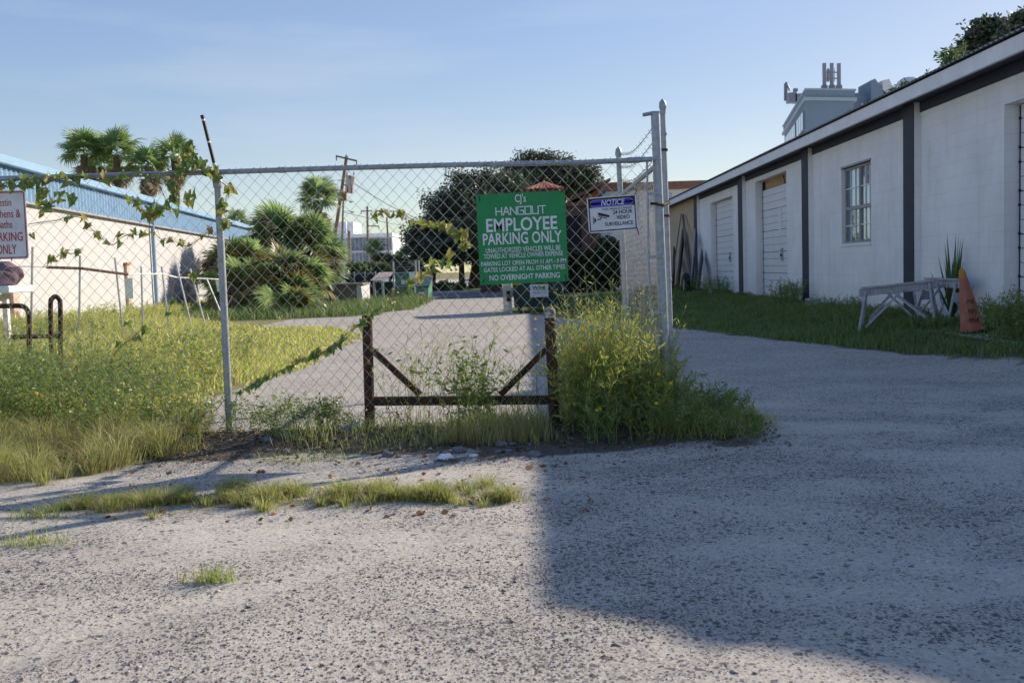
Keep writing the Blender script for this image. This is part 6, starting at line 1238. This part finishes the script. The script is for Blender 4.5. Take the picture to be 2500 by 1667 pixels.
for k, (x, lb_) in enumerate([(775, 'left of the two stout dark trunks below the green sign'), (850, 'right of the two stout dark trunks below the green sign')]):
    b_ = Z3(x, 1290, 50); b_[2] = 0; tree('street_oak', lb_, b_, 2.3, .26, [(b_+np.array((0, 0, 3.3)), (1.0, 1.2, .9)), (b_+np.array((.3, .5, 4.0)), (.8, .9, .8))], 36, 50, .24, 'oakleaf', 630+k, group='street oaks')
def rtree(px, py, Y, rx, rz, label, seed, mat='oakleaf', n=120, cr=.6):
    c = P(px, py, Y); s = Y/FPX; b_ = c.copy(); b_[2] = 0
    tree('cedar_tree', label, b_, c[2]-.8*rz*s, .3, [(c, (rx*s, rx*s, rz*s)), (c+np.array((-rx*s*.4, 0, -rz*s*.5)), (rx*s*.8, rx*s*.8, rz*s*.7)), (c+np.array((rx*s*.3, 0, rz*s*.35)), (rx*s*.6, rx*s*.6, rz*s*.6)), (c+np.array((0, 0, -rz*s*1.2)), (rx*s, rx*s, rz*s*.9))], n, 60, .28, mat, seed, clump_r=cr, group='trees behind the warehouse')
rtree(2405, 100, 58, 42, 44, 'dark bushy tree rising behind the warehouse roof', 640)
rtree(2495, 72, 60, 30, 32, 'second dark tree behind the roof at the right edge', 642)
# hedge
hg = thing('hedge', 'clipped dark hedge before the brown brick hall', 'hedge', (2.2, 43, 0)); h0, h1 = Z3(1300, 940, 43), Z3(1760, 940, 43); r = np.random.default_rng(650); n_ = 15000
C = np.stack([h0[0]+(h1[0]-h0[0])*r.random(n_), 43+1.2*r.random(n_), h0[2]*r.random(n_)**.6], 1); C[:, 2] += .12*(fbm(C[:, 0]*1.8, C[:, 1], 6)-.45)*2
V1, F1 = leafq(C, .09+.10*r.random(n_), 651, .6, .9); np_mesh('foliage', V1, F1, M['hedge'], hg)['kind'] = 'stuff'
MB().box((h0[0]+.1, 43.25, 0), (h1[0]-.1, 44.0, h0[2]*.82)).build('inner_branches', M['bark'], hg)
c_ = Z3(1790, 960, 43.5); n_ = 5000; d = r.normal(size=(n_, 3)); d /= np.linalg.norm(d, axis=1)[:, None]; C = c_ + d*np.array((.55, .55, .75))*(.6+.45*r.random((n_, 1))); C = np.concatenate([C, C-np.array((0, 0, .8))])
hs = thing('round_shrub', 'rounded shrub at the right end of the hedge', 'shrub', (c_[0], 43.5, 0)); V1, F1 = leafq(C, .09+.1*r.random(len(C)), 653, .6, .9); np_mesh('foliage', V1, F1, M['hedge'], hs)['kind'] = 'stuff'
MB().tube([(c_[0], 43.5, 0), (c_[0], 43.5, c_[2])], .08, 6).build('stem', M['bark'], hs)
# shrubs and small trees before the white block and under the oak
def shrub(x, y, Y, rx, rz, label, seed, n=60, mat='shrubleaf', zf=Z2, leaf=.2):
    c = zf(x, y, Y); s = Y/FPX/3.41; b_ = c.copy(); b_[2] = 0; tree('shrub', label, b_, max(.3, c[2]-rz*s*.6), .08, [(c, (rx*s, rx*s, rz*s)), (c+np.array((0, 0, -rz*s)), (rx*s*1.1, rx*s, rz*s))], n, 50, leaf, mat, seed, 'shrub', 'shrubs beyond the drive', .25)
shrub(1450, 1085, 48, 130, 30, 'wide green shrub below the white apartment block', 700, 90)
shrub(1340, 1090, 46, 70, 45, 'yellow green shrub beside the palmetto', 702, 50)
shrub(1620, 1030, 55, 45, 45, 'green shrub right of the plain pole', 704, 60)
shrub(1730, 1040, 57, 70, 40, 'dark green shrub left of the oak', 706, 70)
shrub(1820, 1070, 54, 50, 40, 'shrub under the left edge of the oak', 708, 50)
shrub(1530, 1010, 60, 40, 40, 'feathery small tree before the glazed facade', 710, 50)
shrub(430, 1235, 56, 70, 28, 'low sunlit shrub on the lawn beside the dark car', 712, 40, zf=Z3)
shrub(540, 1240, 57, 50, 22, 'smaller low shrub on the lawn between the trunks', 714, 30, zf=Z3)
# ------------------------------------------------ fan palms
def fan_mesh(name, seed, nl=26, mat='palmleaf', droop=.25, span=2.3, split=.55):
    r = np.random.default_rng(seed); V1 = []; F1 = []
    def add(vs, fs): b_ = len(V1); V1.extend(vs); F1.extend([tuple(i+b_ for i in f) for f in fs])
    pl = .75; add([(-.015, 0, 0), (.015, 0, 0), (.01, pl, .0), (-.01, pl, .0)], [(0, 1, 2, 3)])       # stalk along +y
    for k in range(nl):
        a_ = (k/(nl-1)-.5)*2*span/1.0; L_ = .95*(1-.22*abs(a_)/span)*(.9+.2*r.random()); d = np.array((math.sin(a_), math.cos(a_), 0)); s = np.array((math.cos(a_), -math.sin(a_), 0)); h = np.array((0, pl, 0)); wv = .052
        zq = lambda t: -droop*t*t*(.7+.6*r.random()); p1 = h+d*L_*split; p1 = p1 + np.array((0, 0, zq(split))); p2 = h+d*L_*.82+np.array((0, 0, zq(.82))); p3 = h+d*L_+np.array((0, 0, zq(1)-.12*r.random()))
        add([tuple(h), tuple(p1-s*wv), tuple(p1+np.array((0, 0, .018))), tuple(p1+s*wv), tuple(p2-s*wv*.55), tuple(p2+s*wv*.55), tuple(p3)], [(0, 1, 2), (0, 2, 3), (1, 4, 5, 3), (4, 6, 5)])
    me = bpy.data.meshes.new(name); me.from_pydata(V1, [], F1); me.update(); me.materials.append(M[mat]); return me
FANS = [fan_mesh('fan', 800+k, droop=.2+.12*k) for k in range(3)]; FDRY = [fan_mesh('fan_dry', 810+k, 18, 'palmdry', .5, 1.5) for k in range(2)]; FYEL = [fan_mesh('fan_yellow', 820, 22, 'palmyellow', .3)]
def frond(me, pos, az, el, s, parent, roll=0, name='frond'):
    # local +y to the direction (az, el); local z roughly up
    d = Vector((math.cos(az)*math.cos(el), math.sin(az)*math.cos(el), math.sin(el))); side = d.cross(Vector((0, 0, 1)))
    if side.length < 1e-3: side = Vector((1, 0, 0))
    side.normalize(); up = side.cross(d); m_ = Matrix((side, d, up)).transposed().to_4x4() @ Matrix.Rotation(roll, 4, 'Y') @ Matrix.Scale(s, 4)
    o = bpy.data.objects.new(name, me); COL.objects.link(o); o.parent = parent; pl_ = wl(parent); m_.translation = Vector(pos - pl_); o.matrix_local = m_; return o
def palm(label, top, Y, hbase, s, seed, nf=30, nd=14, trunk=.2, name='fan_palm', yel=0):
    r = np.random.default_rng(seed); b_ = top.copy(); b_[2] = hbase; o = thing(name, label, 'palm', b_, 'fan palms'); n_ = 9
    pts = [b_*(1-t)+top*t + np.array((.08*math.sin(t*3+seed), 0, 0)) for t in np.linspace(0, 1, n_)]; pts[-1] = top
    MB().tube(pts, [trunk*1.15]+[trunk*(1+.08*(i % 2)) for i in range(n_-2)]+[trunk*1.1], 10).build('trunk', M['palmbark'], o, smooth=True)
    for k in range(nf):
        a_ = k*2.399+r.normal()*.2; el = math.radians(80-105*(k/nf)**.9+r.normal()*6); frond(FYEL[0] if r.random() < yel else FANS[k % 3], top+np.array((0, 0, .1)), a_, el, s*(.85+.3*r.random()), o, r.normal()*.35)
    for k in range(nd):
        a_ = k*2.399+r.normal()*.4; el = math.radians(-50-35*r.random()); frond(FDRY[k % 2], top-np.array((0, 0, .15+.5*r.random())), a_, el, s*(.65+.3*r.random()), o, r.normal()*.5, 'dry_frond')
    return o
PY = 42.0
for k, (x, y, Y, s, lb_) in enumerate([(575, 385, 60, 1.0, 'leftmost fan palm behind the blue eave'), (800, 385, 60.5, 1.05, 'second fan palm from the left behind the blue eave'), (1010, 470, 59.5, .9, 'third fan palm, lower, behind the blue eave'), (1190, 415, 61, .92, 'rightmost fan palm behind the blue eave, next to the fence arm'), (690, 470, 62, .8, 'low fan palm filling the gap between the two left palms')]):
    palm(lb_, ZS(x, y, Y), Y, 0, s, 900+k, 22 if k < 4 else 14, 30, .2)
palm('small fan palm peeping over the far end of the blue eave', ZS(1625, 850, 70), 70, 0, .62, 910, 16, 2)
palm('shaggy fan palm beside the leaning utility pole', Z2(1010, 510, 50), 50, 0, .82, 912, 24, 34, .22, yel=.15)
palm('small fan palm before the glazed facade', Z2(1480, 930, 58), 58, 0, .5, 914, 16, 6, .16)
palm('low fan palm left of the oak', Z2(1745, 1000, 62), 62, 0, .6, 916, 16, 4, .16)
# palmetto thickets
def palmetto(label, lobes, n, seed, s=.8, dry=.12, yel=.12):
    r = np.random.default_rng(seed); c0 = np.mean([l[0] for l in lobes], 0); o = thing('palmetto_thicket', label, 'palmetto', (c0[0], c0[1], 0), 'palmetto thickets'); sm = MB()
    for k in range(n):
        c, R_ = lobes[r.integers(len(lobes))]; d = r.normal(size=3); d[1] = -abs(d[1])*.9 + .2*r.normal(); d /= np.linalg.norm(d); f = .45+.5*r.random(); p_ = c + d*np.array(R_)*f; p_[2] = max(p_[2], .35)
        el = math.atan2(d[2], math.hypot(d[0], d[1])) + .25+.15*r.normal(); az = math.atan2(d[1], d[0])+.25*r.normal(); q = r.random(); low = p_[2] < c[2]
        me = FDRY[k % 2] if q < dry*(1.8 if low else .5) else (FYEL[0] if q < dry+yel else FANS[k % 3]); frond(me, p_-d*.5*s, az, el, s*(.75+.5*r.random()), o, r.normal()*.4, 'dry_frond' if me in FDRY else 'frond')
    for c, R_ in lobes: sm.tube([(c[0], c[1]+.2, 0), (c[0]+.1, c[1]+.2, c[2])], .16, 7)
    sm.build('stems', M['palmbark'], o)
def LB3(x, y, Y, rx, rz): c = Z2(x, y, Y); q = Y/FPX/3.41; return (c, (rx*q, rx*q, rz*q))
palmetto('front palmetto thicket at the end of the cream wall', [LB3(290, 1110, 32, 130, 160), LB3(460, 1090, 32.5, 170, 160), LB3(420, 1230, 31.5, 200, 110)], 150, 930, .66, .22, .24)
palmetto('tall palmetto thicket below the shaggy palm', [LB3(740, 860, 35, 190, 130), LB3(920, 930, 35.5, 200, 150), LB3(1080, 1020, 36, 140, 130), LB3(650, 830, 35.5, 110, 100)], 170, 932, .76, .12, .12)
palmetto('right palmetto thicket beside the tan storage box', [LB3(720, 1150, 31, 180, 150), LB3(880, 1180, 31.5, 150, 130), LB3(800, 1300, 30.5, 170, 80)], 140, 934, .66, .15, .46)
palmetto('low palmetto sprouts at the edge of the field', [LB3(740, 1390, 28, 130, 50), LB3(840, 1390, 28, 60, 60)], 26, 936, .5, .05, .3)
# ================================================================== VINES ON THE FENCE
def vleaf(seed):
    r = np.random.default_rng(seed); out = [(0, 0), (.15, -.20), (.40, -.38), (.55, -.24), (.42, .08), (.20, .66), (0, 1.08), (-.20, .66), (-.42, .08), (-.55, -.24), (-.40, -.38), (-.15, -.20)]
    pts = [(x*(.9+.25*r.random()), y, -.28*abs(x)*(.4+1.2*r.random()) + .14*math.sin(y*3.0+seed)) for x, y in out]; c = [(0, .35, .05), (0, .75, .03)]
    V1 = pts+c; F1 = [(0, 1, 12), (1, 2, 3), (1, 3, 12), (3, 4, 12), (4, 13, 12), (4, 5, 13), (5, 6, 13), (6, 7, 13), (7, 8, 13), (8, 12, 13), (8, 9, 12), (9, 11, 12), (9, 10, 11), (11, 0, 12)]
    return V1, F1
VL = []
for m_ in ('vine0', 'vine0', 'vine1'):
    V1, F1 = vleaf(len(VL)+1); me = bpy.data.meshes.new('vine_leaf'); me.from_pydata(V1, [], F1); me.update(); me.materials.append(M[m_]); VL.append(me)
def vine(label, stems, leaves, seed, size=.055, yel=.3, yoff=-.045):
    """stems: lists of picture points on the fence plane; leaves: (x, y, n, spread) clusters"""
    r = np.random.default_rng(seed); allp = [D(x, y, FYY+yoff) for st in stems for x, y in st]; c0 = np.mean(allp, 0); o = thing('fence_vine', label, 'vine', (c0[0], c0[1], min(p_[2] for p_ in allp)), 'vines on the fence'); sm = MB()
    def leaf(p_, sz):
        me = VL[2] if r.random() < yel else VL[r.integers(2)]; d = Vector((r.normal()*.55, -.35+r.normal()*.35, -1+.55*r.random())).normalized(); nrm = Vector((r.normal()*.7, -1, r.normal()*.5)); sd__ = d.cross(nrm).normalized(); up = sd__.cross(d)
        ob_ = bpy.data.objects.new('leaf', me); COL.objects.link(ob_); ob_.parent = o; sz *= .95; mm = Matrix((sd__, d, up)).transposed().to_4x4() @ Matrix.Scale(sz, 4); mm.translation = Vector(p_ - wl(o)); ob_.matrix_local = mm
    for st in stems:
        p_ = smooth_path([D(x, y, FYY+yoff+.012*r.normal()) for x, y in st], 5); sm.tube(p_, .0022, 4)
        for rep in range(2):
            p_ = smooth_path([D(x+5*r.normal(), y+4*r.normal(), FYY+yoff+.018*r.normal()) for x, y in st], 5); sm.tube(p_, .0014, 3)
    for (x, y, n, sp) in leaves:
        for k in range(n + (1 if n > 2 else 0)):
            q = D(x+sp*r.normal(), y+sp*.7*r.normal(), FYY+yoff-.01+.02*r.normal()); leaf(q, size*(.65+.6*r.random()))
    sm.build('stem', M['drystem'], o)
def alongl(pts, step, n=1, sp=3):
    out = []
    for (x0, y0), (x1, y1) in zip(pts[:-1], pts[1:]):
        L_ = math.hypot(x1-x0, y1-y0); m_ = max(1, int(L_/step)); out += [(x0+(x1-x0)*(k+.5)/m_, y0+(y1-y0)*(k+.5)/m_, n, sp) for k in range(m_)]
    return out
def z1d(x, y): return ((x/2.8)/KD, (240+y/2.8)/KD)
rail1 = [(-10, 425), (40, 415), (90, 410), (150, 408), (210, 404), (270, 402), (330, 399), (400, 398), (460, 396), (500, 395)]
vine('thick leafy vine running along the top rail left of the line post', [rail1, [(95, 412), (110, 440), (118, 470)], [(345, 400), (380, 460), (350, 500)], [(470, 398), (440, 380), (425, 345), (436, 322)], [(440, 400), (400, 440), (410, 480)]],
     alongl(rail1[:5], 13, 2, 9) + alongl(rail1[4:], 20, 1, 7) + [(100, 445, 5, 9), (112, 468, 5, 9), (135, 450, 3, 8), (20, 428, 4, 9), (60, 420, 4, 9), (165, 455, 3, 6)]
     + [(425, 340, 5, 8), (437, 330, 3, 5), (440, 355, 6, 10), (455, 372, 4, 8), (470, 385, 5, 9), (425, 375, 5, 9), (412, 395, 5, 9), (400, 425, 6, 10), (398, 455, 6, 10), (425, 460, 4, 9), (345, 470, 4, 10), (330, 480, 3, 8), (350, 492, 7, 10), (365, 480, 4, 8), (310, 462, 3, 7), (440, 445, 3, 8), (400, 480, 2, 6)], 1001, .058, .22)
m2 = [z1d(*p_) for p_ in [(195, 860), (280, 850), (390, 835), (460, 810), (560, 820), (600, 870), (670, 930), (720, 980), (780, 1000), (820, 960), (880, 935), (990, 930), (1050, 920), (1110, 970), (1165, 970), (1240, 1000), (1295, 1010), (1380, 950), (1440, 905)]]
vine('thin vine crossing the mesh in front of the cream wall', [m2], [z1d(*p_)+(n, 2) for p_, n in [((285, 790), 2), ((500, 800), 1), ((460, 815), 2), ((565, 815), 2), ((600, 865), 2), ((670, 925), 3), ((720, 975), 1), ((815, 930), 2), ((815, 990), 2), ((890, 935), 2), ((925, 905), 1), ((990, 925), 2), ((1050, 920), 1), ((1110, 970), 1), ((1165, 965), 2), ((1240, 985), 4), ((1295, 1005), 1), ((1380, 950), 2), ((1440, 895), 3), ((215, 930), 2)]], 1002, .045, .5)
m3 = [z1d(*p_) for p_ in [(320, 1150), (350, 1110), (440, 1060), (500, 1060), (570, 1030)]]
vine('short vine sprig of three leaf pairs in the left mesh', [m3], [z1d(*p_)+(n, 3) for p_, n in [((355, 1095), 3), ((440, 1050), 4), ((535, 1045), 4)]], 1003, .05, .15)
m4 = [z1d(*p_) for p_ in [(1490, 560), (1560, 620), (1530, 740), (1545, 850), (1500, 900)]]
vine('vine climbing the right side of the line post', [m4], [z1d(*p_)+(n, 3) for p_, n in [((1480, 470), 2), ((1490, 540), 3), ((1562, 620), 4), ((1530, 715), 3), ((1530, 770), 2), ((1545, 855), 4)]], 1004, .06, .3)
def z2d(x, y): return ((480+x/3.41)/KD, (340+y/3.41)/KD)
def z3d(x, y): return ((960+x/3.41)/KD, (340+y/3.41)/KD)
def z7d(x, y): return ((760+x/3.136)/KD, (640+y/3.136)/KD)
m5 = [z2d(*p_) for p_ in [(1480, 610), (1560, 590), (1640, 600), (1700, 600), (1790, 670)]] + [z3d(*p_) for p_ in [(200, 690), (300, 690), (420, 700), (520, 750), (600, 780), (640, 870), (580, 900), (490, 950), (450, 1010), (390, 1020), (330, 1040), (270, 1110), (140, 1190), (110, 1250), (20, 1270), (0, 1400)]]
l5 = [z2d(*p_)+(n, 3) for p_, n in [((1490, 630), 2), ((1550, 595), 2), ((1590, 600), 2), ((1640, 610), 1), ((1695, 610), 3), ((1790, 700), 2)]] + [z3d(*p_)+(n, 3) for p_, n in [((150, 690), 1), ((215, 690), 2), ((260, 700), 2), ((310, 700), 2), ((370, 720), 2), ((420, 710), 2), ((450, 720), 3), ((500, 750), 3), ((530, 790), 3), ((590, 770), 3), ((590, 830), 2), ((635, 880), 3), ((570, 900), 3), ((490, 950), 2), ((450, 1010), 2), ((390, 1020), 2), ((320, 1020), 2), ((340, 1080), 2), ((270, 1110), 2), ((215, 1150), 2), ((135, 1190), 3), ((110, 1250), 2), ((20, 1270), 2), ((5, 1340), 2)]]
vine('yellowing vine trailing across the mesh left of the green sign', [m5], l5, 1005, .055, .38)
m6 = [z7d(*p_) for p_ in [(545, 340), (480, 390), (430, 430), (330, 500), (260, 560), (220, 610), (135, 670), (40, 710)]] + [(735, 805), (690, 828), (650, 848), (610, 868), (570, 890), (545, 905)]
vine('long vine strand sloping from the barrier post down to the line post', [m6], alongl(m6[:4], 12, 2, 3) + alongl(m6[4:], 10, 2, 3), 1006, .048, .12)
m7 = [(345, 740), (330, 755), (300, 745), (272, 790), (258, 810)]
vine('short vine climbing the mesh over the tall grass', [[(335, 745), (312, 770), (272, 800), (252, 835)], [(330, 1010), (345, 960), (352, 900), (350, 860)]], [(330, 755, 3, 4), (312, 775, 3, 4), (292, 740, 2, 3), (275, 790, 2, 4), (258, 815, 2, 3), (345, 940, 3, 5), (355, 960, 2, 5), (330, 1000, 2, 4)], 1007, .045, .15)
vine('single vine leaf pair hanging low on the mesh left of the line post', [[(385, 725), (395, 680), (400, 640)]], [(396, 690, 2, 3), (388, 720, 2, 3), (470, 640, 0, 1), (445, 632, 3, 3)], 1008, .05, .2)
bpy.context.view_layer.update()
